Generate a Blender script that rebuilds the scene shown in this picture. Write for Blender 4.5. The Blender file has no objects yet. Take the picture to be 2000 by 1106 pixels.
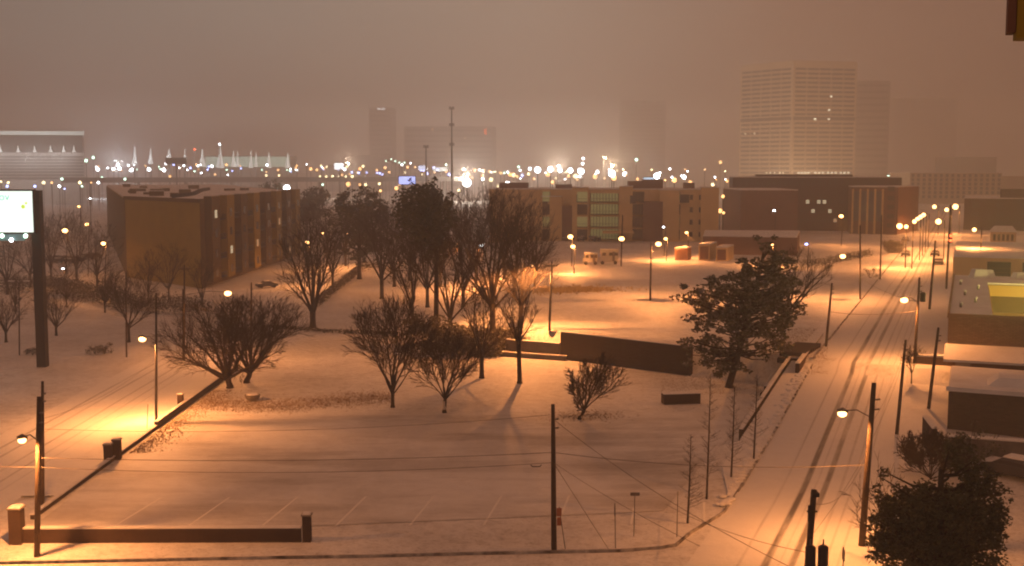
import bpy, math, random
import numpy as np
from mathutils import Vector
R=random.Random(7)
sc=bpy.context.scene; col=sc.collection
# ---------------------------------------------------------------- camera
F=2300.0; H=25.0; TH=math.atan(223.0/F)
cd=bpy.data.cameras.new('camera'); cam=bpy.data.objects.new('camera',cd); col.objects.link(cam)
cam.location=(0,0,H); cam.rotation_euler=(math.pi/2-TH,0,0)
cd.lens=36.0*F/2000; cd.sensor_width=36; cd.clip_start=.5; cd.clip_end=12000
sc.camera=cam
sc.render.resolution_x=1024; sc.render.resolution_y=566
# ---------------------------------------------------------------- view, world
vs=sc.view_settings; vs.view_transform='Standard'; vs.look='None'; vs.gamma=1; vs.exposure=0.0
cy=sc.cycles; cy.use_denoising=True; cy.max_bounces=6; cy.diffuse_bounces=2; cy.glossy_bounces=2
cy.volume_bounces=3; cy.transmission_bounces=2; cy.transparent_max_bounces=6
cy.sample_clamp_indirect=2.0; cy.sample_clamp_direct=0
cy.pixel_filter_type='BLACKMAN_HARRIS'; cy.filter_width=2.0
w=bpy.data.worlds.new('World'); sc.world=w; w.use_nodes=True
nt=w.node_tree; N=nt.nodes; L=nt.links
bg=N['Background']; bg.inputs[1].default_value=1.0
tc=N.new('ShaderNodeTexCoord'); sx=N.new('ShaderNodeSeparateXYZ'); L.new(tc.outputs['Generated'],sx.inputs[0])
def ramp(nt,pts,fac=None):
    r=nt.nodes.new('ShaderNodeValToRGB'); e=r.color_ramp.elements
    while len(e)<len(pts): e.new(.5)
    for k,(p,c) in enumerate(pts): e[k].position=p; e[k].color=tuple(c)+(1,)
    if fac is not None: nt.links.new(fac,r.inputs[0])
    return r
mr=N.new('ShaderNodeMapRange'); mr.inputs[1].default_value=-.5; mr.inputs[2].default_value=.5; L.new(sx.outputs[0],mr.inputs[0])
hor=ramp(nt,[(0,(2.2,2.1,1.95)),(.3,(3.9,3.5,3.0)),(.52,(5.0,3.9,3.1)),(.72,(2.5,1.5,1.05)),(1,(1.1,.54,.34))],mr.outputs[0])  # low band raised far above the visible sky to light the haze
upp=ramp(nt,[(0,(.18,.165,.145)),(.3,(.31,.27,.225)),(.52,(.40,.30,.23)),(.72,(.28,.155,.105)),(1,(.17,.08,.05))],mr.outputs[0])
mz=N.new('ShaderNodeMapRange'); mz.interpolation_type='SMOOTHSTEP'; mz.inputs[1].default_value=-.01; mz.inputs[2].default_value=.062; L.new(sx.outputs[2],mz.inputs[0])
mx=N.new('ShaderNodeMixRGB'); L.new(mz.outputs[0],mx.inputs[0]); L.new(hor.outputs[0],mx.inputs[1]); L.new(upp.outputs[0],mx.inputs[2])
mz2=N.new('ShaderNodeMapRange'); mz2.interpolation_type='SMOOTHSTEP'; mz2.inputs[1].default_value=.2; mz2.inputs[2].default_value=.6; L.new(sx.outputs[2],mz2.inputs[0])
mx2=N.new('ShaderNodeMixRGB'); L.new(mz2.outputs[0],mx2.inputs[0]); L.new(mx.outputs[0],mx2.inputs[1]); mx2.inputs[2].default_value=(.29,.125,.072,1)
L.new(mx2.outputs[0],bg.inputs[0])
SODIUM=(1,.33,.082)
# ---------------------------------------------------------------- terrain and pixel helpers
def sm(a,b,x):
    t=np.clip((x-a)/(b-a),0,1); return t*t*(3-2*t)
RX=lambda Y:.386*Y-17.0            # left kerb of the right-hand road
UX,UY=.3602,.9329                  # its direction; right normal = (UY,-UX)
PL=3.4
def hroad(Y): return PL*sm(82,152,Y)
def hgt(X,Y):
    X=np.asarray(X,float); Y=np.asarray(Y,float)
    s=(RX(Y)-X)*UY                 # distance to the left of the kerb
    wl=154+(X-6.7)*(-12/14.0)      # line of the retaining wall
    plat=PL*sm(1.5,3.2,Y-wl)*sm(-14,1,X)
    cut=sm(101,106,Y)*(1-sm(141,146,Y))   # stretch where a wall holds up the pavement
    bank=hroad(Y)*(1-sm(3.0-1.7*cut,9.5-6.7*cut,s))
    return np.maximum(plat,bank)
def ray(px,py):
    v=Vector(((px-1000)/F,1,-(py-553)/F)); c,s=math.cos(TH),math.sin(TH)
    return Vector((v.x, v.y*c+v.z*s, -v.y*s+v.z*c))
def P(px,py,D):
    r=ray(px,py); k=D/r.y; return Vector((r.x*k,D,H+r.z*k))
def G(px,py):
    r=ray(px,py); t=30.0
    while t<6000:
        p=Vector((0,0,H))+r*t
        if p.z<=float(hgt(p.x,p.y)): break
        t+=.25 if t<400 else 2
    lo=t-2.5; hi=t
    for _ in range(20):
        m=(lo+hi)/2; p=Vector((0,0,H))+r*m
        if p.z<=float(hgt(p.x,p.y)): hi=m
        else: lo=m
    p=Vector((0,0,H))+r*hi; p.z=float(hgt(p.x,p.y)); return p
def ft(px,D): return P(px,330,D).xy      # plan position on bearing px at distance D
def zt(py,D): return P(1000,py,D).z
# ---------------------------------------------------------------- materials
def mat(name,c,rough=.8,spec=.3,var=0,scale=1.,c2=None,emit=None,es=0,bump=0,bscale=8,nosample=False,metal=0,brick=None):
    m=bpy.data.materials.new(name); m.use_nodes=True; nt=m.node_tree; b=nt.nodes['Principled BSDF']
    b.inputs['Base Color'].default_value=tuple(c)+(1,); b.inputs['Roughness'].default_value=rough
    b.inputs['Specular IOR Level'].default_value=spec; b.inputs['Metallic'].default_value=metal
    tcn=nt.nodes.new('ShaderNodeTexCoord')
    src=None
    if c2 is not None or var:
        n=nt.nodes.new('ShaderNodeTexNoise'); n.inputs['Scale'].default_value=scale; n.inputs['Detail'].default_value=6; n.inputs['Roughness'].default_value=.65
        nt.links.new(tcn.outputs['Object'],n.inputs['Vector'])
        if c2 is None: c2=[x*(1-var) for x in c]
        r=ramp(nt,[(.35,c),(.68,c2)],n.outputs[0]); src=r.outputs[0]; nt.links.new(src,b.inputs['Base Color'])
    if brick:
        k=nt.nodes.new('ShaderNodeTexBrick'); k.inputs['Scale'].default_value=brick; k.inputs['Color1'].default_value=tuple(c)+(1,)
        k.inputs['Color2'].default_value=tuple(x*.72 for x in c)+(1,); k.inputs['Mortar'].default_value=tuple(x*.5+.04 for x in c)+(1,)
        k.inputs['Mortar Size'].default_value=.03
        # map bricks on vertical faces: (x+y, z)
        s=nt.nodes.new('ShaderNodeSeparateXYZ'); nt.links.new(tcn.outputs['Object'],s.inputs[0])
        a=nt.nodes.new('ShaderNodeMath'); nt.links.new(s.outputs[0],a.inputs[0]); nt.links.new(s.outputs[1],a.inputs[1])
        cb=nt.nodes.new('ShaderNodeCombineXYZ'); nt.links.new(a.outputs[0],cb.inputs[0]); nt.links.new(s.outputs[2],cb.inputs[1])
        nt.links.new(cb.outputs[0],k.inputs['Vector'])
        if src is not None:
            q=nt.nodes.new('ShaderNodeMixRGB'); q.blend_type='MULTIPLY'; q.inputs[0].default_value=.0
            q.inputs[0].default_value=.5; nt.links.new(k.outputs[0],q.inputs[1]); nt.links.new(src,q.inputs[2]); nt.links.new(q.outputs[0],b.inputs['Base Color'])
        else: nt.links.new(k.outputs[0],b.inputs['Base Color'])
    if bump:
        n2=nt.nodes.new('ShaderNodeTexNoise'); n2.inputs['Scale'].default_value=bscale; n2.inputs['Detail'].default_value=8
        nt.links.new(tcn.outputs['Object'],n2.inputs['Vector'])
        bp=nt.nodes.new('ShaderNodeBump'); bp.inputs['Strength'].default_value=bump; bp.inputs['Distance'].default_value=.2
        nt.links.new(n2.outputs[0],bp.inputs['Height']); nt.links.new(bp.outputs[0],b.inputs['Normal'])
    if emit is not None:
        b.inputs['Emission Color'].default_value=tuple(emit)+(1,); b.inputs['Emission Strength'].default_value=es
    if nosample or (emit is not None): m.cycles.emission_sampling='NONE'
    return m
M={}
M['snow']=mat('roof_snow',(.80,.80,.81),.7,c2=(.66,.65,.64),scale=.35,bump=.25,bscale=2)
M['bark']=mat('bark',(.042,.032,.024),.9,var=.45,scale=5,bump=.4,bscale=14)
M['twig']=mat('twig_bark',(.048,.035,.025),.9,var=.3,scale=3)
M['leaf']=mat('evergreen_leaf',(.045,.055,.022),.55,c2=(.085,.085,.04),scale=1.3)
M['leafsnow']=mat('snow_dusted_leaf',(.075,.075,.04),.6,c2=(.30,.29,.26),scale=2.2)
M['wood']=mat('weathered_pole_wood',(.085,.06,.042),.9,var=.5,scale=3,bump=.3,bscale=20)
M['paintwhite']=mat('whitewashed_trunk',(.5,.46,.42),.9)
M['steel']=mat('galvanised_steel',(.20,.19,.18),.5,.4,metal=.3,var=.2,scale=2)
M['darksteel']=mat('dark_painted_steel',(.035,.032,.03),.55,var=.3,scale=2)
M['brick']=mat('red_brown_brick',(.095,.058,.04),.9,brick=3.2,var=.35,scale=.8,c2=(.4,.36,.34))
M['ochre']=mat('ochre_stucco',(.35,.255,.035),.85,var=.18,scale=.25)
M['ochredark']=mat('brown_stucco',(.15,.105,.03),.85,var=.2,scale=.3)
M['tan']=mat('tan_stucco',(.78,.59,.30),.85,var=.15,scale=.2)
M['redbrown']=mat('red_brown_panel',(.20,.105,.07),.85,var=.2,scale=.3)
M['darkbrick']=mat('dark_brick_far',(.10,.06,.048),.9,var=.25,scale=.15)
M['cream']=mat('cream_precast',(.55,.43,.31),.8,var=.12,scale=.1)
M['tower']=mat('pale_tower_cladding',(.68,.55,.40),.8,var=.1,scale=.05)
M['grey']=mat('grey_concrete',(.34,.31,.29),.85,var=.2,scale=.3)
M['concrete']=mat('aged_concrete',(.22,.20,.18),.9,var=.35,scale=.7,bump=.2,bscale=4)
M['block']=mat('buff_block_wall',(.46,.34,.22),.9,var=.2,scale=.6,brick=1.4)
M['palegrey']=mat('pale_concrete',(.66,.65,.63),.8,var=.1,scale=.1)
M['bandgrey']=mat('grey_window_band',(.22,.21,.20),.5)
M['glass']=mat('dark_window_glass',(.03,.028,.027),.2,.6,var=.3,scale=.8)
M['glassfar']=mat('far_dark_glass',(.055,.045,.04),.3,.5)
M['stone']=mat('kerb_stone_and_shade',(.07,.06,.055),.9,c2=(.6,.58,.56),scale=.9)
M['tuft']=mat('dead_grass',(.26,.17,.10),.95,c2=(.42,.31,.20),scale=1.5)
M['hedge']=mat('hedge_leaf',(.05,.045,.025),.8,c2=(.09,.08,.05),scale=1)
M['retaining']=mat('dark_retaining_block',(.085,.062,.045),.9,brick=.9,c2=(.26,.21,.16),scale=.55,bump=.4,bscale=2)
M['buffbrick']=mat('dull_buff_brick',(.24,.18,.12),.9,brick=2.2,var=.3,scale=.5)
M['wirem']=mat('wire_metal',(.10,.085,.07),.7)
M['carpaint']=mat('dark_car_paint',(.05,.05,.055),.3,.5)
M['carwhite']=mat('white_camper_shell',(.66,.6,.5),.5,var=.1)
M['tyre']=mat('tyre_rubber',(.02,.02,.02),.9)
M['red']=mat('orange_warning_sign',(.36,.13,.06),.6)
M['signback']=mat('sign_back',(.13,.11,.10),.6)
M['rust']=mat('rust_container',(.34,.17,.09),.8,var=.3,scale=1)
M['orange']=mat('lamp_bulb_sodium',(1,1,1),emit=(1,.46,.15),es=9)
M['orangefar']=mat('far_sodium_bulb',(1,1,1),emit=(1,.47,.16),es=4)
M['whitefar']=mat('far_white_bulb',(1,1,1),emit=(.95,.97,1),es=13)
M['yellowfar']=mat('far_yellow_bulb',(1,1,1),emit=(1,.78,.40),es=5)
M['bluefar']=mat('far_blue_bulb',(1,1,1),emit=(.35,.45,1),es=7)
M['greenfar']=mat('far_green_bulb',(1,1,1),emit=(.6,1,.75),es=5)
M['redlit']=mat('red_signal_lens',(1,.1,.05),emit=(1,.11,.03),es=7)
M['litgreen']=mat('green_lit_interior',(.5,.55,.3),emit=(.62,.64,.24),es=.13)
M['litpale']=mat('pale_lit_window',(.8,.8,.6),emit=(1,.90,.60),es=.42)
M['litwarm']=mat('warm_lit_window',(.8,.6,.4),emit=(1,.66,.34),es=.28)
M['towerlit']=mat('tower_lit_window',(.8,.8,.6),emit=(1,.92,.68),es=1.7)
M['beam']=mat('uplight_cone_glow',(.9,.9,.9),emit=(.92,1,.95),es=.85)
M['bluescreen']=mat('blue_lit_screen',(.3,.3,.8),emit=(.42,.5,1.0),es=2.0)
M['whitescreen']=mat('white_lit_screen',(1,1,1),emit=(.95,.97,1),es=3.2)
# ---------------------------------------------------------------- object helpers
W={}
def tag(o,label=None,cat=None,group=None,kind=None):
    if label: o['label']=label
    if cat: o['category']=cat
    if group: o['group']=group
    if kind: o['kind']=kind
    return o
def link(o,parent,world):
    col.objects.link(o); W[o.name]=Vector(world)
    if parent is not None:
        o.parent=parent; o.location=Vector(world)-W[parent.name]
    else: o.location=world
    return o
def thing(name,label,cat,loc,group=None):
    o=bpy.data.objects.new(name,None); o.empty_display_size=.5
    link(o,None,Vector(loc)); return tag(o,label,cat,group)
class MB:
    def __init__(s): s.v=[]; s.f=[]; s.mi=[]; s.k=0
    def add(s,vs,fs):
        n=len(s.v); s.v.extend([tuple(v) for v in vs]); s.f.extend([tuple(n+i for i in f) for f in fs]); s.mi.extend([s.k]*len(fs)); return s
    def box(s,c,d,rot=0,taper=1):
        cx,cy_,cz=c; a,b,h=d[0]/2,d[1]/2,d[2]/2; ca,sa=math.cos(rot),math.sin(rot); vs=[]
        for z,t in ((-h,1),(h,taper)):
            for x,y in ((-a,-b),(a,-b),(a,b),(-a,b)):
                x*=t;y*=t; vs.append((cx+x*ca-y*sa,cy_+x*sa+y*ca,cz+z))
        return s.add(vs,[(3,2,1,0),(4,5,6,7),(0,1,5,4),(1,2,6,5),(2,3,7,6),(3,0,4,7)])
    def prism(s,foot,z0,z1,inset=0):
        n=len(foot); vs=[]
        cx=sum(p[0] for p in foot)/n; cy_=sum(p[1] for p in foot)/n
        for p in foot: vs.append((p[0],p[1],z0))
        for p in foot:
            vs.append((p[0]+(cx-p[0])*inset,p[1]+(cy_-p[1])*inset,z1))
        fs=[tuple(range(n-1,-1,-1)),tuple(range(n,2*n))]+[(i,(i+1)%n,n+(i+1)%n,n+i) for i in range(n)]
        return s.add(vs,fs)
    def wallbox(s,A,B,t0,t1,z0,z1,out,inn=0.0):
        A=Vector(A[:2]);B=Vector(B[:2]);d=(B-A).normalized();n=Vector((d.y,-d.x))
        q=[A+d*t0-n*inn,A+d*t0+n*out,A+d*t1+n*out,A+d*t1-n*inn]
        return s.prism([(p.x,p.y) for p in q],z0,z1)
    def tube(s,pts,rad,n=6,cap=True):
        pts=[Vector(p) for p in pts]; m=len(pts); vs=[]
        for i,p in enumerate(pts):
            d=(pts[min(i+1,m-1)]-pts[max(i-1,0)])
            d=d.normalized() if d.length>1e-9 else Vector((0,0,1))
            a=Vector((0,0,1)) if abs(d.z)<.9 else Vector((1,0,0))
            u=d.cross(a).normalized(); w_=d.cross(u)
            r=rad[i] if hasattr(rad,'__len__') else rad
            for k in range(n):
                t=2*math.pi*k/n; vs.append(p+u*(r*math.cos(t))+w_*(r*math.sin(t)))
        fs=[(i*n+k,i*n+(k+1)%n,(i+1)*n+(k+1)%n,(i+1)*n+k) for i in range(m-1) for k in range(n)]
        if cap: fs+= [tuple(range(n-1,-1,-1)),tuple((m-1)*n+k for k in range(n))]
        return s.add(vs,fs)
    def ball(s,c,r,n=8,sz=1,m=6):
        c=Vector(c); pts=[c+Vector((0,0,r*sz*math.cos(math.pi*i/m))) for i in range(m+1)]
        rr=[max(.001,r*math.sin(math.pi*i/m)) for i in range(m+1)]
        return s.tube(pts,rr,n)
    def mesh(s,name,mats,org,smooth=False):
        me=bpy.data.meshes.new(name); o=Vector(org)
        me.from_pydata([(v[0]-o.x,v[1]-o.y,v[2]-o.z) for v in s.v],[],s.f)
        for m in (mats if isinstance(mats,(list,tuple)) else [mats]): me.materials.append(m)
        if isinstance(mats,(list,tuple)): me.polygons.foreach_set('material_index',s.mi)
        if smooth: me.polygons.foreach_set('use_smooth',[True]*len(me.polygons))
        me.update(); return me
    def build(s,name,mats,parent=None,org=None,smooth=False):
        if org is None: org=W[parent.name] if parent is not None else Vector((0,0,0))
        me=s.mesh(name,mats,org,smooth); o=bpy.data.objects.new(name,me)
        return link(o,parent,Vector(org))
def copy_tree(root,loc,label=None,rz=0,scale=1):
    r=root.copy(); col.objects.link(r); r.location=loc; r.rotation_euler=(0,0,rz); r.scale=(scale,)*3 if not hasattr(scale,'__len__') else scale
    if label: r['label']=label
    for ch in list(root.children):
        c=ch.copy(); col.objects.link(c); c.parent=r
        for g in list(ch.children):
            d=g.copy(); col.objects.link(d); d.parent=c
    return r
def light(parent,loc,power,color=SODIUM,kind='SPOT',radius=.25,size=172,blend=.35,aim=(0,0,-1)):
    l=bpy.data.lights.new('lamp_light',kind); l.energy=power; l.color=color; l.shadow_soft_size=radius
    if kind=='SPOT': l.spot_size=math.radians(size); l.spot_blend=blend
    o=bpy.data.objects.new('lamp_light',l); link(o,parent,Vector(loc))
    o.rotation_euler=Vector(aim).to_track_quat('-Z','Y').to_euler(); return o
# ---------------------------------------------------------------- ground sheet
def snowmat(name,kind):
    m=bpy.data.materials.new(name); m.use_nodes=True; nt=m.node_tree; b=nt.nodes['Principled BSDF']; b.inputs['Roughness'].default_value=.6; b.inputs['Specular IOR Level'].default_value=.25
    N=nt.nodes; L=nt.links; tcn=N.new('ShaderNodeTexCoord')
    def noise(scale,det=6,rough=.6,vec=None,sc3=None):
        n=N.new('ShaderNodeTexNoise'); n.inputs['Scale'].default_value=scale; n.inputs['Detail'].default_value=det; n.inputs['Roughness'].default_value=rough
        v=vec or tcn.outputs['Object']
        if sc3:
            mp=N.new('ShaderNodeMapping'); mp.inputs['Scale'].default_value=sc3; L.new(v,mp.inputs[0]); v=mp.outputs[0]
        L.new(v,n.inputs['Vector']); return n.outputs[0]
    snow=(.80,.80,.80); under=(.16,.13,.10) if kind!='road' else (.07,.065,.06)
    big=ramp(nt,[(.44,(0,0,0)),(.58,(1,1,1))],noise(.06,6,.6)).outputs[0]
    fine=ramp(nt,[(.46,(0,0,0)),(.72,(1,1,1))],noise(.9,8,.7)).outputs[0]
    spk=ramp(nt,[(.52,(0,0,0)),(.66,(1,1,1))],noise(3.5,6,.75)).outputs[0]
    def math_(op,a,b_):
        q=N.new('ShaderNodeMath'); q.operation=op
        for i,x in enumerate((a,b_)):
            if hasattr(x,'is_linked') or hasattr(x,'links'): L.new(x,q.inputs[i])
            else: q.inputs[i].default_value=x
        return q.outputs[0]
    if kind=='grass':
        cov=math_('ADD',math_('MULTIPLY',big,.20),math_('ADD',math_('MULTIPLY',fine,.34),math_('MULTIPLY',spk,.34)))
    elif kind=='lot':
        st=ramp(nt,[(.47,(0,0,0)),(.60,(1,1,1))],noise(.16,8,.68,sc3=(.22,1,1))).outputs[0]
        cov=math_('ADD',math_('MULTIPLY',big,.24),math_('ADD',math_('MULTIPLY',st,.30),math_('MULTIPLY',math_('MAXIMUM',fine,spk),.17)))
    elif kind=='road':
        uv=N.new('ShaderNodeUVMap'); s=N.new('ShaderNodeSeparateXYZ'); L.new(uv.outputs[0],s.inputs[0])
        wob=noise(.010,2,.5,vec=uv.outputs[0],sc3=(0,1,0)); wob2=math_('MULTIPLY',math_('SUBTRACT',wob,.5),1.2)
        u=math_('ADD',s.outputs[0],wob2); cov=None
        brk=ramp(nt,[(.3,(.25,.25,.25)),(.6,(1,1,1))],noise(.25,5,.7,vec=uv.outputs[0],sc3=(3,.25,1))).outputs[0]
        for (c,wd,st) in (TRACKS if name!='left_road_snow' else TRACKSL):
            t=math_('SUBTRACT',u,c); a=N.new('ShaderNodeMath'); a.operation='ABSOLUTE'; L.new(t,a.inputs[0])
            g=N.new('ShaderNodeMapRange'); g.interpolation_type='SMOOTHSTEP'; g.inputs[1].default_value=wd*1.25; g.inputs[2].default_value=wd*.45
            g.inputs[3].default_value=0; g.inputs[4].default_value=st; L.new(a.outputs[0],g.inputs[0])
            cov=g.outputs[0] if cov is None else math_('MAXIMUM',cov,g.outputs[0])
        cov=math_('ADD',math_('MULTIPLY',cov,brk),math_('ADD',math_('MULTIPLY',fine,.07),.03))
    else: cov=math_('ADD',math_('MULTIPLY',fine,.15),math_('MULTIPLY',big,.08))
    mxn=N.new('ShaderNodeMixRGB'); L.new(cov,mxn.inputs[0]); mxn.inputs[1].default_value=snow+(1,); mxn.inputs[2].default_value=under+(1,); L.new(mxn.outputs[0],b.inputs['Base Color'])
    bp=N.new('ShaderNodeBump'); bp.inputs['Strength'].default_value=.6; bp.inputs['Distance'].default_value=.3; L.new(noise(.7,10,.68),bp.inputs['Height']); L.new(bp.outputs[0],b.inputs['Normal'])
    return m
TRACKS=[(4.6,.27,.85),(6.15,.26,.75),(3.0,.12,.30),(7.3,.13,.34),(8.1,.10,.28),(5.4,.09,.22),(8.9,.10,.22)]
TRACKSL=[(2.2,.18,.45),(3.6,.18,.42),(5.7,.16,.45),(7.1,.15,.36),(8.3,.10,.25)]
def axis(lo,hi,step,out):
    a=list(np.arange(lo,hi+step,step)); s=step; x=a[-1]
    while x<out: s*=1.25; x+=s; a.append(min(x,out))
    s=step; x=a[0]; pre=[]
    while x>-out: s*=1.25; x-=s; pre.append(max(x,-out))
    return np.array(pre[::-1]+a)
def sheet(name,xs,ys,zf,m):
    X,Y=np.meshgrid(xs,ys); Z=zf(X,Y); v=np.stack([X,Y,Z],-1).reshape(-1,3); nx=len(xs); ny=len(ys)
    i=np.arange((ny-1)*nx).reshape(ny-1,nx)[:,:-1].ravel(); f=np.stack([i,i+1,i+nx+1,i+nx],-1)
    me=bpy.data.meshes.new(name); me.from_pydata(v.tolist(),[],f.tolist()); me.materials.append(m); me.polygons.foreach_set('use_smooth',[True]*len(me.polygons))
    o=bpy.data.objects.new(name,me); link(o,None,(0,0,0)); tag(o,kind='structure'); return o
sheet('ground',axis(-150,150,1.25,5000),axis(40,330,1.25,5000),lambda X,Y:hgt(X,Y)-.05,snowmat('snowy_grass','grass'))
def strip(name,pts_l,pts_r,off,m,nw=8,kind='structure',ul=0.):
    """sheet between two polylines; UV in metres"""
    vs=[];uv=[];acc=0
    for i,(a,b) in enumerate(zip(pts_l,pts_r)):
        a=Vector(a);b=Vector(b)
        if i: acc+=((a+b)/2-pm).length
        pm=(a+b)/2
        for k in range(nw+1):
            p=a.lerp(b,k/nw); vs.append((p.x,p.y,off(p.x,p.y))); uv.append(((b-a).length*k/nw,acc))
    n=nw+1; fs=[(i*n+k,i*n+k+1,(i+1)*n+k+1,(i+1)*n+k) for i in range(len(pts_l)-1) for k in range(nw)]
    me=bpy.data.meshes.new(name); me.from_pydata(vs,[],fs); me.materials.append(m)
    ul_=me.uv_layers.new(name='UVMap')
    for l in me.loops: ul_.data[l.index].uv=uv[l.vertex_index]
    me.polygons.foreach_set('use_smooth',[True]*len(me.polygons))
    o=bpy.data.objects.new(name,me); link(o,None,(0,0,0)); tag(o,kind=kind); return o
RW=10.4
def rp(s,off):   # point along the right road: distance Y of the left kerb, offset to the right
    return (RX(s)+UY*off, s-UX*off)
ss=[40+2.5*i for i in range(60)]+[190+12*i for i in range(75)]
strip('road',[rp(s,0) for s in ss],[rp(s,RW) for s in ss],lambda x,y:float(hgt(x,y))+.0,snowmat('right_road_snow','road'),nw=8)
side=snowmat('pavement_snow','side')
def kerbed(name,Lp,Rp,top=.14,zf=None,stone='R'):
    zf=zf or (lambda x,y:float(hgt(x,y)))
    mb=MB(); n=len(Lp)
    for i in range(n):
        for p in (Lp[i],Rp[i]): 
            z=zf(*p); mb.v+= [(p[0],p[1],z-.3),(p[0],p[1],z+top)]
    for i in range(n-1):
        a=4*i;b=a+4
        mb.f+=[(a+1,a+3,b+3,b+1),(a+2,b+2,b+3,a+3),(a,a+1,b+1,b)]; mb.mi+=[0,1 if stone=='R' else 0,1 if stone=='L' else 0]
    o=mb.build(name,[side,M['stone']]); tag(o,kind='structure'); return o
s1=[s for s in ss if s>=87]
kerbed('pavement',[rp(s,-min(2.4,.15+max(0,(s-87))*.28)) for s in s1],[rp(s,-.02) for s in s1],zf=lambda x,y:float(hroad(y)))
kerbed('pavement',[rp(s,RW+.02) for s in ss],[rp(s,RW+4.4) for s in ss],stone='L')
# kerb stone along the right road's left kerb and corner, dark for the shadow line
mb=MB(); r0=random.Random(3)
for s in np.arange(84,330,1.3):
    if r0.random()<.12: continue
    a=rp(s,.06);b=rp(s+1.2,.06); z=float(hgt(*a)); w_=r0.uniform(.10,.22)
    c=((a[0]+b[0])/2,(a[1]+b[1])/2); mb.box((c[0],c[1],z+.07),(w_,1.25,.19),rot=-math.atan2(UX,UY))
cor=[(1348,1042),(1320,1066),(1290,1071),(1210,1077),(1100,1079),(900,1083),(700,1088),(500,1091),(300,1095),(100,1099),(-60,1102)]
cp=[Vector(rp(84,.06))]+[G(*c).xy for c in cor]
for a,b in zip(cp[:-1],cp[1:]):
    n=max(1,int((b-a).length/1.4))
    for i in range(n):
        if r0.random()<.05: continue
        c=a.lerp(b,(i+.5)/n); mb.box((c.x,c.y,float(hgt(c.x,c.y))+.04),((b-a).length/n*r0.uniform(1.0,1.06),r0.uniform(.10,.17),.2),rot=math.atan2(b.y-a.y,b.x-a.x))
o=mb.build('kerb',M['stone']); tag(o,kind='structure')
mb=MB()
for i in range(230):
    sd=r0.uniform(85,131)**1.0; p=rp(sd,-abs(r0.gauss(.45,.3))); z=float(hroad(p[1]))+.12; k=r0.uniform(.12,.42)
    mb.ball((p[0],p[1],z),k,7,r0.uniform(.3,.55),4)
o=mb.build('snow_ridge',side,smooth=True); tag(o,'lumpy ridge of ploughed snow along the road kerb','snow ridge',kind='stuff')
# front street at the bottom edge
strip('road',[(x,72.2) for x in range(-60,12,6)],[(x,58) for x in range(-60,12,6)],lambda x,y:-.01,snowmat('front_road_snow','lot'))
# left road
XL=-34.3
yl=[60+4*i for i in range(80)]
strip('road',[(XL-14.0+0*y,y) for y in yl],[(XL-3.2,y) for y in yl],lambda x,y:.0,snowmat('left_road_snow','road'))
kerbed('pavement',[(XL-3.2,y) for y in yl if 84<y<146],[(XL-.25,y) for y in yl if 84<y<146],.13)
# car park
lotm=snowmat('car_park_snow','lot')
lp=[]
o=strip('parking_lot',[(XL+.6,y) for y in (78,85,92,100,106,112,117,120)],[(min(RX(y)-4.5,30),y) for y in (84.5,88,93,100,106,112,117,120)],lambda x,y:float(hgt(x,y))-.01,lotm,nw=24)
mb=MB()   # faint parking bay lines
for k in range(9):
    a=Vector((-28+5.2*k,80.5+.1*k)); b=a+Vector((1.2,7.5)); d=(b-a).normalized(); n=Vector((d.y,-d.x))*.085
    mb.add([(p.x,p.y,.004) for p in (a-n,a+n,b+n,b-n)],[(0,1,2,3)])
bl=mb.build('parking_bay_lines',mat('bay_line_paint',(.86,.85,.82),.6)); tag(bl,kind='structure')
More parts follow.
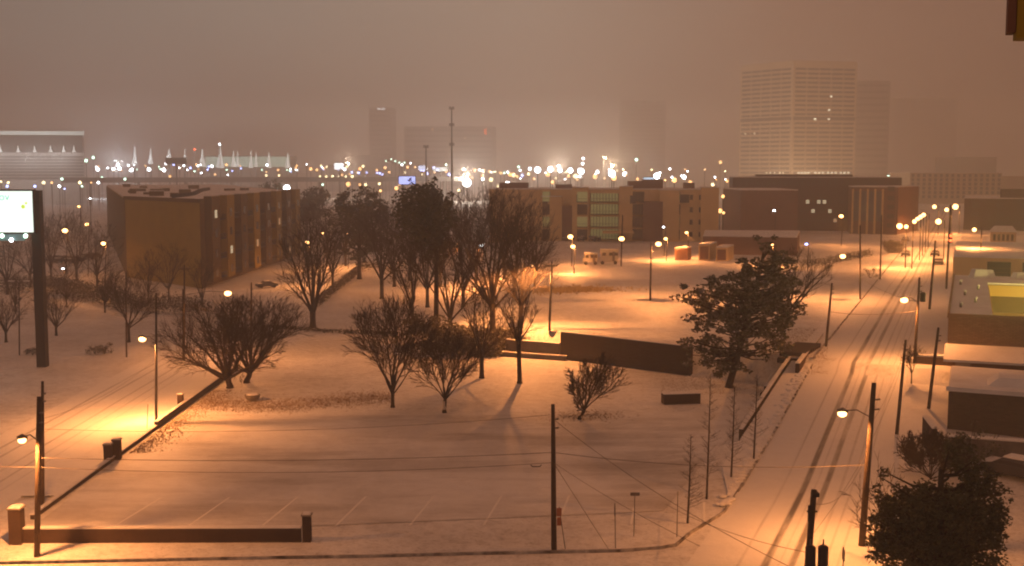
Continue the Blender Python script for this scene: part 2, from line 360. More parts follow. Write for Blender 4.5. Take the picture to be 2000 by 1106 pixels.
#__TREES__
# ---------------------------------------------------------------- trees
def ell_exit(p,d,c,r):
    q=Vector(((p.x-c.x)/r[0],(p.y-c.y)/r[1],(p.z-c.z)/r[2])); e=Vector((d.x/r[0],d.y/r[1],d.z/r[2]))
    A=e.dot(e);B=q.dot(e);C=q.dot(q)-1; D=B*B-A*C
    if D<=0: return .3
    return max(.2,(-B+math.sqrt(D))/A)
def perp(d,rn):
    a=Vector((rn.gauss(0,1),rn.gauss(0,1),rn.gauss(0,1))); a-=d*a.dot(d); return a.normalized()
def curve(p,d,ln,n,rn,wob=.12,up=.0):
    pts=[p]; d=d.copy()
    for i in range(n):
        d=(d+perp(d,rn)*wob*rn.random()+Vector((0,0,up))).normalized(); pts.append(pts[-1]+d*(ln/n))
    return pts
def bare_tree(name,label,base,h,r,trunk=1.8,r0=.22,limbs=9,seed=0,dens=1.0,lean=(0,0),spread=(12,58),group=None,cat='tree',white=False,stems=1,twr=.014,group_=None):
    rn=random.Random(seed); base=Vector(base); base.z-=.1
    root=thing(name,label,cat,base,group)
    tr=MB(); cr=MB(); b0=Vector((0,0,0))
    top=Vector((lean[0]*.15,lean[1]*.15,trunk))
    c=Vector((lean[0]*.6,lean[1]*.6,trunk*.9+(h-trunk)*.46)); rad=(r,r,(h-trunk*.9)*.54)
    if rad[2]<1: rad=(r,r,1)
    tr.tube([b0,Vector((0,0,.35)),Vector((top.x*.5,top.y*.5,trunk*.55)),top],[r0*1.45,r0*1.08,r0*.95,r0*1.0],9)
    for i in range(limbs):
        az=2*math.pi*(i+rn.uniform(-.3,.3))/limbs*1.62; inc=math.radians(rn.uniform(*spread)) if i else math.radians(6)
        d=Vector((math.sin(inc)*math.cos(az),math.sin(inc)*math.sin(az),math.cos(inc)))
        d=(d+Vector((lean[0],lean[1],0))*.05).normalized()
        p=top-Vector((0,0,rn.uniform(0,trunk*.25)))
        ln=ell_exit(p,d,c,rad)*rn.uniform(.72,1.1)
        pts=curve(p,d,ln,6,rn,.22,.035); r1=r0*rn.uniform(.42,.62)
        tr.tube(pts,[r1*(1-.86*k/6) for k in range(7)],6)
        n2=int(8*dens)
        for j in range(n2):
            t=.22+.78*(j+rn.random())/n2; k=min(5,int(t*6)); q=pts[k].lerp(pts[k+1],t*6-k); dd=(pts[k+1]-pts[k]).normalized()
            d2=(dd+perp(dd,rn)*rn.uniform(.45,.95)+Vector((0,0,.12))).normalized()
            l2=min(ell_exit(q,d2,c,rad)*1.15+.3,ln*.55)*rn.uniform(.55,1.0); p2=curve(q,d2,l2,4,rn,.22,.04); r2=max(twr*1.6,r1*(1-.8*t)*.42)
            cr.tube(p2,[r2,r2*.8,r2*.6,r2*.45,twr],4,False)
            n3=int(6*dens)
            for m in range(n3):
                t3=.15+.85*(m+rn.random())/n3; k3=min(3,int(t3*4)); q3=p2[k3].lerp(p2[k3+1],t3*4-k3); e3=(p2[k3+1]-p2[k3]).normalized()
                d3=(e3+perp(e3,rn)*rn.uniform(.4,.8)+Vector((0,0,.08))).normalized()
                l3=min(ell_exit(q3,d3,c,rad)*1.2+.4,l2*.55+.25)*rn.uniform(.6,1); p3=curve(q3,d3,l3,2,rn,.2,.05)
                cr.tube(p3,[twr*1.5,twr*1.2,twr*.7],3,False)
                for z in range(3):
                    q4=p3[0].lerp(p3[2],rn.uniform(.25,.95)); e4=(p3[2]-p3[0]).normalized(); d4=(e4+perp(e4,rn)*rn.uniform(.35,.7)).normalized()
                    cr.tube([q4,q4+d4*l3*rn.uniform(.35,.7)],[twr*1.1,twr*.6],3,False)
    for m_ in (tr,cr): m_.v=[(v[0]+base.x,v[1]+base.y,v[2]+base.z) for v in m_.v]
    t=tr.build('trunk',M['bark'],root,smooth=True); cr.build('crown',M['twig'],root)
    if white:
        wb=MB(); wb.tube([base+Vector((0,0,.45)),base+Vector((0,0,1.3))],[r0*1.13,r0*1.06],9); wb.build('painted_band',M['paintwhite'],t)
    return root
def leafy(mb,c,rx,ry,rz,n,size,rn,flat=.5):
    for _ in range(n):
        while 1:
            q=Vector((rn.uniform(-1,1),rn.uniform(-1,1),rn.uniform(-1,1)))
            if q.length<1: break
        p=Vector((c[0]+q.x*rx,c[1]+q.y*ry,c[2]+q.z*rz)); a=Vector((rn.gauss(0,1),rn.gauss(0,1),rn.gauss(0,1)*flat)).normalized(); b=perp(a,rn); s=size*rn.uniform(.6,1.3)
        mb.k=0 if rn.random()<.66 else 1
        mb.add([p-a*s*.5,p+b*s*.28,p+a*s*.5,p-b*s*.28],[(0,1,2,3)])
def evergreen(name,label,base,lobes,r0,clumps,nleaf,size,seed,trunk_top,group=None,cr_=(.9,.35),snowy=True,cat='tree'):
    """lobes: (dx,dy,dz,rx,ry,rz) in metres from the base"""
    rn=random.Random(seed); base=Vector(base); base.z-=.1; root=thing(name,label,cat,base,group)
    tr=MB(); cr=MB(); tt=Vector(trunk_top)
    tr.tube([base,base+Vector((0,0,.5)),base+tt*.5+Vector((.1,0,0)),base+tt],[r0*1.4,r0,r0*.8,r0*.35],8)
    vol=[l[3]*l[4]*l[5] for l in lobes]; tot=sum(vol)
    for l,v in zip(lobes,vol):
        k=max(3,int(clumps*v/tot))
        for _ in range(k):
            while 1:
                q=Vector((rn.uniform(-1.1,1.1),rn.uniform(-1.1,1.1),rn.uniform(-1.1,1.1)))
                if .5<q.length<1.12: break
            rag=rn.random()<.2
            if rag: q=q.normalized()*rn.uniform(1.12,1.42)
            c=base+Vector((l[0]+q.x*l[3],l[1]+q.y*l[4],l[2]+q.z*l[5])); s=cr_[0]*(rn.uniform(.35,.6) if rag else rn.uniform(.55,1.2))
            leafy(cr,c,s,s,s*cr_[1]/cr_[0]*1.0 if cr_[1]<cr_[0] else s,nleaf//3 if rag else nleaf,size,rn)
            if rn.random()<.35:
                hz=max(.25,min(.95,(c.z-base.z-rn.uniform(.5,2))/max(tt.z,1))); a=base+tt*hz
                m_=a.lerp(c,.5)+Vector((0,0,-.3)); tr.tube([a,m_,c],[r0*.28,r0*.16,.03],4,False)
    tr.build('trunk',M['bark'],root,smooth=True); cr.build('crown',[M['leaf'],M['leafsnow'] if snowy else M['leaf']],root)
    return root
def pxm(D): return F/D
BT=bare_tree
BT('bare_tree','wide low bare tree at the kerb beside the left road',G(449,757),10.2,7.3,trunk=1.2,r0=.34,limbs=14,seed=1,dens=1.3,twr=.015,lean=(-1.5,0),spread=(16,72))
BT('bare_tree','twin bare tree just right of the wide one by the left road',G(482,747),10.2,7.3,trunk=1.2,r0=.32,limbs=14,seed=2,dens=1.3,twr=.015,lean=(2.6,0),spread=(16,72))
BT('bare_tree','fan-shaped bare tree alone on the snow left of centre',G(767,795),11.4,5.0,trunk=1.7,r0=.19,limbs=11,seed=3,dens=1.35,twr=.017,spread=(8,48))
BT('bare_tree','small bare tree with a whitewashed trunk band',G(868,806),8.6,4.2,trunk=1.7,r0=.19,limbs=10,seed=4,dens=1.2,twr=.017,spread=(8,50),white=True,lean=(.6,0))
BT('bare_tree','bare tree with tall straight trunk left of the dark retaining wall',G(1015,748),11.3,3.2,trunk=5.4,r0=.26,limbs=7,seed=5,dens=.9,lean=(-1.0,0),spread=(8,45))
BT('bare_tree','bare tree with straight trunk between whitewashed tree and tall trunk',G(941,738),11.5,4.2,trunk=3.4,r0=.27,limbs=8,seed=6,dens=.9,spread=(10,50))
BT('bare_tree','small bare tree leaning right on the snow below the retaining wall',G(1132,819),6.2,3.0,trunk=1.1,r0=.17,limbs=10,seed=7,dens=1.2,twr=.017,lean=(3.2,0),spread=(10,62))
BT('bare_tree','tallest bare tree with wide open crown in the middle clump',G(962,655),20.4,9.0,trunk=4.6,r0=.42,limbs=12,seed=8,dens=.95,spread=(8,56),twr=.016)
BT('bare_tree','tall bare tree under the dark round evergreen top',G(880,668),18,6.5,trunk=4,r0=.3,limbs=9,seed=9,dens=1.05,spread=(6,40),twr=.015)
BT('bare_tree','slender bare tree in the middle clump left of the evergreen',G(806,652),16.5,6.0,trunk=4.5,r0=.25,limbs=8,seed=10,dens=1.0,spread=(6,42),twr=.018)
BT('bare_tree','bare tree standing at the right end of the middle clump',G(1018,640),15.5,6.0,trunk=3.5,r0=.25,limbs=9,seed=11,dens=1.0,spread=(8,50),twr=.018)
BT('bare_tree','thick-trunked bare tree at the end of the dark hedge',G(611,640),17,6.2,trunk=2.6,r0=.48,limbs=10,seed=12,dens=1.1,spread=(6,38),twr=.02)
BT('bare_tree','tall double-stemmed bare tree behind the pale path',G(746,583),17.5,7.5,trunk=4,r0=.40,limbs=9,seed=13,dens=.95,spread=(5,40),twr=.022)
BT('bare_tree','small bare tree behind the low shrubs at left',G(252,668),10.5,5.0,trunk=2.6,r0=.2,limbs=9,seed=14,dens=1.0,spread=(15,60))
BT('bare_tree','bare spreading tree peeking out right of the big evergreen',G(1528,650),11.2,5.8,trunk=2.6,r0=.28,limbs=10,seed=15,dens=1.15,lean=(2,0),spread=(15,70))
BT('street_tree','little bare street tree on the right pavement',G(1780,752),4.1,1.35,trunk=1.5,r0=.07,limbs=7,seed=16,dens=.7,spread=(10,45),twr=.012)
BT('bare_tree','bare tree behind the black pole of the lit billboard',G(110,655),6.5,5.4,trunk=1.6,r0=.18,limbs=9,seed=17,dens=.9,spread=(20,75))
BT('bare_tree','bare tree at left edge beside the twin-headed lamp post',G(12,668),6.5,4.4,trunk=1.6,r0=.18,limbs=8,seed=18,dens=.9,spread=(20,70))
# slim leafless young trees along the right kerb
for k,(x,y,h,lab) in enumerate([(1380,975,9.6,'tallest slim leafless young tree by the road kerb'),(1343,1022,6.4,'slim leafless young tree nearest the front corner'),(1428,935,7.6,'slim leafless young tree behind the tallest one'),(1472,900,7.4,'slim leafless young tree nearest the sloping brick walls')]):
    b=G(x,y); rn=random.Random(50+k); root=thing('young_tree',lab,'tree',b,'slim young trees along the kerb')
    t=MB(); t.tube([b,b+Vector((.1,0,h*.5)),b+Vector((.15,0,h))],[.09,.06,.015],6); t.build('trunk',M['bark'],root)
    c=MB()
    for i in range(52):
        z=h*(.16+.82*i/52); a=rn.uniform(0,6.28); l=(.25+1.25*(1-i/52))*rn.uniform(.5,1.1); d=Vector((math.cos(a),math.sin(a),.45)); q=b+Vector((.1,0,z)); e=q+d*l
        c.tube([q,q.lerp(e,.5)+Vector((0,0,-.05)),e],[.018,.014,.006],3,False)
        for _ in range(3):
            u=q.lerp(e,rn.uniform(.3,.9)); c.tube([u,u+Vector((rn.uniform(-.3,.3),rn.uniform(-.3,.3),rn.uniform(.05,.3)))],[.01,.005],3,False)
    c.build('crown',M['twig'],root)
# background bare trees: three prototypes copied
bgp=[]
for k in range(3):
    bgp.append((200+k))
BGL=['bare wood tree at the left frame edge under the billboard','bare wood tree just left of the black billboard pole','bare wood tree just right of the black billboard pole','bare wood tree under the lowest orange lamp by the billboard','bare wood tree left of the ochre apartment block corner','low bare tree in front of the snowed cars beside the billboard pole','low bare tree at the foot of the apartment block left corner','low bare tree under the billboard screen','bare tree before the blank ochre wall, left of its middle','bare tree before the blank ochre wall, right of its middle','bare tree before the dark corner of the ochre block','bare tree by the right corner of the ochre block','bare tree above the start of the dark hedge','bare tree among the small lamps right of the ochre block','bare tree close behind the long dark hedge','bare tree right behind the double-stemmed tree','bare tree between double-stemmed tree and tall dark evergreen','bare tree left beside the trunk of the tall dark evergreen','bare tree left beside the trunk of the tallest bare tree','bare tree filling the gap behind the tall dark evergreen','bare tree behind the floodlight post arms','rightmost hazy bare tree before the raised lot','bare tree right behind the tallest bare tree','bare tree between tallest bare tree and floodlight post','x']
def bgtrees():
    spots=[]
    rn=random.Random(5)
    # (px,py base,height)
    A=[(15,575,15),(60,560,14),(100,545,15),(150,548,16),(190,560,14),(130,600,9),(205,610,9),(30,610,8),(290,590,10),(330,585,11),(395,600,9),
       (600,520,17),(640,515,17),(675,520,18),(650,560,15),(770,560,18),(800,548,19),(835,600,19),(905,600,19),(860,560,18),(1005,580,18),(1045,560,15),(930,560,20),(985,545,18)]
    protos=[]
    for i,(x,y,h) in enumerate(A):
        b=G(x,y); sc_=h/14.0; where=('in the dim wood behind the lit billboard' if x<230 else 'in front of the ochre apartment block' if x<420 else 'left of the pale path far back' if x<700 else 'in the hazy back row of the middle clump')
        lab=BGL[i]
        if len(protos)<4:
            t=BT('bare_tree',lab,b,14*1.0,6.2,trunk=2.6,r0=.24,limbs=9,seed=300+i,dens=.8,spread=(8,52),twr=.018,group='background bare trees '+where)
            t.scale=(sc_,)*3; protos.append(t)
        else:
            t=copy_tree(protos[i%4],b-Vector((0,0,.1)),lab,rn.uniform(0,6.28),sc_); t['group']='background bare trees '+where
bgtrees()
# evergreens
b=G(1425,756); k=1/pxm(b.y)
def LB(px,py,rx,rz,ry=None,D0=b,dy=0): return ((px-F*0-1000)*D0.y/F-D0.x,dy,(P(px,py,D0.y).z-D0.z),rx*D0.y/F,(ry or rx)*D0.y/F,rz*D0.y/F)
lob=[LB(1492,470,16,22),LB(1497,505,46,26),LB(1415,560,48,24),LB(1490,555,68,34),LB(1375,585,44,17),LB(1362,560,30,10),LB(1400,625,48,26),LB(1480,615,74,42),LB(1385,665,36,20),LB(1490,668,52,24),LB(1410,695,44,16),LB(1430,725,34,16),LB(1545,590,26,26),LB(1362,640,30,16),LB(1372,702,28,13),LB(1350,668,18,9)]
evergreen('evergreen_tree','big dark evergreen with layered ragged crown by the right road',b,lob,.42,400,42,.46,21,(3.6,0,15.5),cr_=(.85,.5))
b2=G(852,660)
def LB2(px,py,rx,rz,ry=None): return LB(px,py,rx,rz,ry,D0=b2)
evergreen('evergreen_tree','tall dark evergreen with rounded top above the middle clump',b2,[LB2(830,390,44,30),LB2(818,418,40,26),LB2(852,415,40,30),LB2(826,445,42,26),LB2(850,478,26,30)],.4,190,40,.62,22,(0,0,20),cr_=(1.1,.9),snowy=False)
b3=G(702,545)
def LB3(px,py,rx,rz): return LB(px,py,rx,rz,None,D0=b3)
evergreen('evergreen_tree','hazy round evergreen left of the tall dark one',b3,[LB3(702,400,42,32),LB3(690,430,42,34),LB3(720,440,42,40),LB3(700,480,36,30)],.5,200,36,.8,23,(0,0,16),cr_=(1.4,1.2),snowy=False)
for (x,y,ytop,rr,s,lab) in ((618,470,370,24,24,'small far round evergreen between the apartment block and hazy evergreen'),(535,450,357,18,25,'small far evergreen rising over the apartment roof'),(600,480,388,16,26,'small round evergreen beside the corner of the apartment roof')):
    q=P(x,y,G(x,y).y); q=G(x,y); D=q.y; 
    evergreen('evergreen_tree',lab,q,[LB(x,ytop+rr*.7,rr,rr*.75,None,D0=q),LB(x-3,ytop+rr*1.5,rr*1.15,rr*.8,None,D0=q)],.4,70,30,1.2,s,(0,0,zt(ytop+rr,D)),cr_=(2,1.7),snowy=False)
# dark evergreen bush at bottom right
b4=Vector(((1855-1000)/F*66,66,0)); b4.z=float(hgt(b4.x,b4.y))
def LB4(px,py,rx,rz): return LB(px,py,rx,rz,None,D0=b4)
evergreen('evergreen_tree','large black-green evergreen filling the bottom right corner',b4,[LB4(1902,905,30,34),LB4(1845,972,66,30),LB4(1800,1000,60,40),LB4(1880,1030,80,60),LB4(1770,975,34,26),LB4(1800,1080,70,60),LB4(1742,935,12,34),LB4(1738,1010,20,60),LB4(1968,955,18,26),LB4(1925,935,34,30),LB4(1765,1045,42,44),LB4(1965,1010,26,44),LB4(1885,868,24,20),LB4(1925,1085,55,75),LB4(1930,980,45,50)],.4,700,44,.26,27,(0,0,8),cr_=(.6,.5),snowy=False)
b5=Vector(((1745-1000)/F*74,74,0)); b5.z=float(hgt(b5.x,b5.y))
BT('bare_shrub','thin bare shrub left of the corner evergreen by the pavement',b5,6.6,2.3,trunk=.8,r0=.07,limbs=8,seed=31,dens=.6,spread=(10,50),twr=.012,cat='shrub')
b6=Vector(((1905-1000)/F*95,95,0)); b6.z=float(hgt(b6.x,b6.y))
evergreen('evergreen_shrub','ragged dark shrub between corner evergreen and low brick building',b6,[(0,0,2,2.0,1.6,1.6),(-1,0,1.2,1.6,1.4,1.1)],.12,60,36,.24,32,(0,0,2.2),cr_=(.6,.5),cat='shrub')
b7=Vector(((1835-1000)/F*92,92,0)); b7.z=float(hgt(b7.x,b7.y))
BT('bare_shrub','brown twiggy thicket behind the corner evergreen',b7,3.6,3.0,trunk=.4,r0=.08,limbs=14,seed=33,dens=1.1,spread=(10,70),twr=.02,cat='shrub')
# shrubs
def shrub(px,py,w_,h_,lab,seed,snowy=True,grp=None):
    q=G(px,py); rn=random.Random(seed); root=thing('shrub',lab,'shrub',q,grp); t=MB()
    for i in range(6):
        a=rn.uniform(0,6.28); t.tube([q,q+Vector((math.cos(a)*w_*.25,math.sin(a)*w_*.25,h_*.7))],[.04,.015],4,False)
    t.build('stem',M['bark'],root); c=MB()
    for i in range(18 if h_<3 else 70):
        a=rn.uniform(0,6.28); r_=w_*.5*math.sqrt(rn.random()); g_=.42 if h_<3 else .75; leafy(c,(q.x+r_*math.cos(a),q.y+r_*math.sin(a)*.8,q.z+h_*rn.uniform(.08,.85)),g_,g_,g_*.8,26 if h_<3 else 60,.2 if h_<3 else .34,rn)
    c.build('foliage',[M['hedge'],M['leafsnow']],root); return root
shrub(186,692,2.4,1.4,'low dark shrub left of the pair beyond the left road',61)
shrub(204,692,2.0,1.7,'taller pointed shrub of the pair beyond the left road',62)
shrub(64,693,1.8,.9,'low shrub beside the foot of the billboard pole',63)
shrub(1745,470+25,5,3.5,'dark shrub by the kerb of the far right road',64)
shrub(1700,545,4,2.4,'dark shrub beside the thin pole on the left pavement',65)
for i,(x,y,w_,h_) in enumerate([(835,684,6,5.2),(885,690,6,4.4),(938,694,6,3.8),(985,686,5,3.4),(1030,680,3,1.8)]):
    shrub(x,y,w_,h_,['leftmost low shrub under the middle clump, behind the fan-shaped tree','low shrub behind the whitewashed bare tree','low shrub at the foot of the straight-trunked bare tree','low shrub left of the tall straight trunk','smallest low shrub by the steps of the retaining wall'][i],70+i,True,'shrubs under the middle clump')
# clipped hedges
def hedge(pts,w_,h_,lab,seed):
    rn=random.Random(seed); pts=[Vector((p.x,p.y,p.z)) for p in pts]; q=pts[0]; mb=MB(); 
    for a,b_ in zip(pts[:-1],pts[1:]):
        n=int((b_-a).length/.55)+1
        for i in range(n):
            p=a.lerp(b_,i/n); leafy(mb,(p.x,p.y,p.z+h_*.5),w_*.55,w_*.55,h_*.55*rn.uniform(.7,1.25),30 if h_<2.3 else 110,.34,rn)
    o=mb.build('hedge',[M['hedge'],M['leafsnow']],None,org=q); tag(o,lab,'hedge')
hedge([G(620,600),G(660,566),G(700,533),G(740,524)],1.6,1.9,'long dark hedge curving along the pale path',80)
hedge([G(0,575),G(80,566),G(180,590),G(250,606)],3.6,3.6,'dark hedge behind the lawn at far left',81)
hedge([G(250,606),G(330,612),G(400,618)],3.6,3.4,'dark hedge at the foot of the ochre apartment block',82)
hedge([G(530,641),G(640,650),G(780,655)],.7,.6,'thin low hedge line across the snow behind the fan-shaped tree',83)
hedge([G(1480,520),G(1600,520),G(1700,500)],2,1.8,'hazy dark hedge beyond the far car park',84)
# dead grass
mb=MB(); rn=random.Random(9)
def tufts(poly,n,s=.25):
    for _ in range(n):
        x=rn.uniform(*poly[0]); y=rn.uniform(*poly[1]); q=G2(x,y)
        for k in range(4):
            a=rn.uniform(0,6.28); e=q+Vector((math.cos(a)*s*.6,math.sin(a)*s*.6,rn.uniform(.1,.7)*s)); d=Vector((-math.sin(a),math.cos(a),0))*.03
            mb.add([q-d,q+d,e],[(0,1,2)])
def G2(px,py):
    r=ray(px,py); k=-H/r.z; p=Vector((r.x*k,r.y*k,0)); p.z=float(hgt(p.x,p.y)); return p
for i in range(2600):
    t=rn.random(); x=400+370*t; y=785+8*math.sin(t*5)+rn.gauss(0,7); 
    tufts(((x,x+1),(y,y+1)),1)
for i in range(1800):
    y=rn.uniform(762,885); xe=84+(1005-y)*1.325+8; x=xe+abs(rn.gauss(0,26)); tufts(((x,x+1),(y,y+1)),1,.2)
for i in range(500):
    x=rn.gauss(1140,38); y=rn.gauss(812,5); tufts(((x,x+1),(y,y+1)),1,.18)
for i in range(1500): tufts(((1490,1615),(690,775)),1,.22)
for i in range(500): tufts(((1290,1460),(735,770)),1,.15)
o=mb.build('grass_tufts',M['tuft']); tag(o,'dead brown grass tufts poking out of the snow','grass',kind='stuff')
mb=MB()
for i in range(1300):
    x=rn.gauss(1110,45); q=G(x,567+rn.gauss(0,3)-(x-1110)*.02) 
    for k in range(3):
        a=rn.uniform(0,6.28); e=q+Vector((math.cos(a)*.3,math.sin(a)*.3,rn.uniform(.1,.4))); d=Vector((-math.sin(a),math.cos(a),0))*.1; mb.add([q-d,q+d,e],[(0,1,2)])
o=mb.build('dry_weeds',mat('straw_weeds',(.50,.37,.15),.95,c2=(.62,.5,.26),scale=1)); tag(o,'strip of dry yellow weeds on the lamplit raised lot','weeds',kind='stuff')
#__WALLS__
# ---------------------------------------------------------------- walls and pillars
def wall(name,lab,A,B,z0,z1,th,m,cap=True,cat='wall'):
    A=Vector(A[:2]);B=Vector(B[:2]); root=thing(name,lab,cat,(A.x,A.y,z0))
    mb=MB(); mb.wallbox(A,B,0,(B-A).length,z0-.4,z1,0,th); mb.build('body',m,root)
    if cap: mb=MB(); mb.wallbox(A,B,-.03,(B-A).length+.03,z1,z1+.09,.04,th+.04); mb.build('snow_cap',M['snow'],root)
    return root
def pillar(px,py,h,lab,w_=.75,m=None):
    q=G(px,py); root=thing('brick_pillar',lab,'pillar',q); mb=MB(); mb.box((q.x,q.y,q.z+h/2-.1),(w_,w_,h+.2)); mb.build('shaft',M['brick'],root)
    mb=MB(); mb.box((q.x,q.y,q.z+h+.05),(w_+.14,w_+.14,.1)); mb.build('coping',M['concrete'],root)
    mb=MB(); mb.box((q.x,q.y,q.z+h+.15),(w_+.02,w_+.02,.1),taper=.85); mb.build('snow_cap',M['snow'],root); return root
qa=G(34,1060); qb=G(600,1056)
wall('low_brick_wall','long low brick wall with snowy top along the front pavement',(qa.x+.4,qa.y),(qb.x-.4,qa.y+.2),0,.92,.42,M['brick'])
pillar(34,1060,2.35,'brick pillar at left end of the long low wall',.8)
pillar(600,1056,1.75,'brick pillar at right end of the long low wall',.55)
pillar(212,901,1.45,'nearer brick pillar of the gateway pair on the kerb wall',.62)
pillar(229,896,1.65,'farther brick pillar of the gateway pair on the kerb wall',.62)
pillar(353,796,1.35,'lone brick pillar standing on the kerb wall',.55)
wall('kerb_wall','long low kerb wall between left road pavement and car park',(XL,82.5),(XL,112),0,.28,.28,M['retaining'])
wall('kerb_wall','taller far stretch of kerb wall running to the wide bare trees',(XL,112),(XL,146),0,.62,.28,M['retaining'])
A=G(1092,702); A=Vector((6.4,154.2)); B=Vector((21.6,141.2))
root=wall('retaining_wall','tall dark retaining wall below the lamplit raised lot',A,B,0,3.55,.6,M['retaining'])
d=(B-A).normalized()
wall('retaining_wall','short stepped wall left of the tall dark retaining wall',(-.8,158.5),(6.2,154.5),0,1.9,.5,M['concrete'])
wall('step_wall','low stepped kerb wall beside the foot of the retaining wall',(-4,157.5),(7,152.5),0,.55,.4,M['concrete'])
wall('low_brick_wall','short dark brick planter wall alone on the snow',G(1297,790),G(1368,788),0,1.05,1.2,M['brick'])
for (a,b_,h_,lab) in (((1500,778),(1537,722),2.1,'left brick wall of the sunken steps by the right road'),((1560,775),(1606,706),2.4,'right brick wall of the sunken steps by the right road')):
    p=G2(*a);q=G2(*b_); p.z=q.z=0
    wall('step_wall',lab,p,q,float(hgt(p.x,p.y))-.6,max(1.3,float(hgt(p.x,p.y))+h_*.5),.45,M['brick'])
q=G(493,783); root=thing('planter','small dark stone planter on the snow near the wide bare trees','planter',q)
mb=MB(); mb.tube([q,q+Vector((0,0,.35)),q+Vector((0,0,.7))],[.45,.75,.85],10); mb.build('bowl',M['concrete'],root); mb=MB(); mb.tube([q+Vector((0,0,.68)),q+Vector((0,0,.78))],[.72,.5],10); mb.build('snow_cap',M['snow'],root)
# wall holding up the right road's pavement, and the bare steps below it
t=[rp(y,-2.55) for y in np.arange(105,143,2.0)]
root=thing('retaining_wall','long dark wall holding up the left pavement of right road','wall',(t[0][0],t[0][1],0))
mb=MB(); mc=MB()
for (p,q) in zip(t[:-1],t[1:]):
    z0_,z1_=float(hroad(p[1])),float(hroad(q[1])); nx,ny=-UY*.4,UX*.4
    for m_,lo,hi,ex in ((mb,-3.6,.35,0),(mc,.35,.45,.05)):
        e=ex; vs=[(p[0]+nx*e,p[1]+ny*e),(q[0]+nx*e,q[1]+ny*e),(q[0]+nx*(1+e),q[1]+ny*(1+e)),(p[0]+nx*(1+e),p[1]+ny*(1+e))]; zz=(z0_,z1_,z1_,z0_)
        m_.add([(v[0],v[1],z+lo) for v,z in zip(vs,zz)]+[(v[0],v[1],z+hi) for v,z in zip(vs,zz)],[(0,1,2,3),(7,6,5,4),(0,4,5,1),(1,5,6,2),(2,6,7,3),(3,7,4,0)])
mb.build('body',M['retaining'],root); mc.build('snow_cap',M['snow'],root)
root=None
c=G(1512,775); root=thing('sunken_steps','flight of dark wet steps between brick walls by the right road','steps',(c.x,c.y,c.z)); dv=Vector((UX,UY,0)); nv=Vector((UY,-UX,0))
for k in range(16):
    mb=MB(); q=c+dv*(k*1.08)+nv*(.1*k); mb.box((q.x,q.y,float(hgt(q.x,q.y))+.14),(3.0,1.04,.5),rot=-math.atan2(UX,UY)); mb.build('step',M['retaining'],root)
# ---------------------------------------------------------------- poles, lamps, wires
def lamp_head(root,p,dirv,r=.16,s=1.0,bulbm=None):
    mb=MB(); dx=Vector(dirv).normalized(); mb.tube([p-dx*.35*s+Vector((0,0,.1)),p+Vector((0,0,.16)),p+dx*.35*s+Vector((0,0,.08))],[.1*s,.2*s,.08*s],8); hd=mb.build('lamp_head',M['steel'],root,smooth=True)
    mb=MB(); mb.ball(p+Vector((0,0,-.08)),r*s,10,.75); mb.build('bulb',bulbm or M['orange'],hd); return hd
def pole(lab,bpx,tpx,r=.16,cat='utility pole',name='utility_pole',m=None,group=None,cross=0,crossang=0,trans=False,lampx=None,power=0,D=None,bulb=.3,guard=True):
    b=G(*bpx); t=P(tpx[0],tpx[1],b.y); root=thing(name,lab,cat,b,group); m=m or M['wood']
    mb=MB(); mb.tube([b-Vector((0,0,.2)),b.lerp(t,.5),t],[r*1.15,r,r*.75],10); mb.build('pole',m,root,smooth=True)
    if cross:
        c=b.lerp(t,.93); mb=MB(); mb.box(c,(cross,.12,.14),rot=crossang); ca=mb.build('crossarm',m,root)
        for k in (-1,-.4,.4,1):
            q=c+Vector((math.cos(crossang),math.sin(crossang),0))*(cross*.46*k); mb=MB(); mb.tube([q+Vector((0,0,.05)),q+Vector((0,0,.3))],[.05,.07],6); mb.build('insulator',M['steel'],ca)
    else:
        for k in (.84,.9):
            c=b.lerp(t,k); mb=MB(); mb.tube([c+Vector((r*.6,-r*.6,0)),c+Vector((r*2.1,-r*1.2,.05))],[.05,.07],6); mb.build('insulator',M['steel'],root)
    if trans:
        c=b.lerp(t,trans); mb=MB(); mb.tube([c+Vector((.45,-.1,-.55)),c+Vector((.45,-.1,.4)),c+Vector((.45,-.1,.5))],[.3,.3,.18],12); mb.build('transformer',M['darksteel'],root)
    if lampx:
        lp=P(lampx[0],lampx[1],b.y-(lampx[2] if len(lampx)>2 else 0)); a=b.lerp(t,min(.96,max(.3,(lp.z-b.z-.35)/(t.z-b.z))))
        mb=MB(); mb.tube([a,a.lerp(lp,.5)+Vector((0,0,.35)),lp+Vector((0,0,.12))],.045,6); mb.build('arm',M['steel'],root)
        lamp_head(root,lp,lp-a,r=bulb)
        if power: light(root,lp+Vector((0,0,-.35)),power)
    return b,t
Pw={}
K=1.0
Pw['c']=pole('wooden utility pole standing alone at the front of the car park',(1082,1072),(1080,790),.17)
Pw['l']=pole('wooden utility pole with lit middle at the left end of the low wall',(72,1086),(76,775),.17,lampx=(43,858,1),power=9500*K,bulb=.26)
Pw['l2']=pole('thin wooden pole just behind the lamplit one at left',(83,986),(83,745),.13)
Pw['r']=pole('leaning wooden utility pole with lamp arm over the right road',(1683,1066),(1707,748),.20,lampx=(1645,806),power=8000*K,bulb=.30)
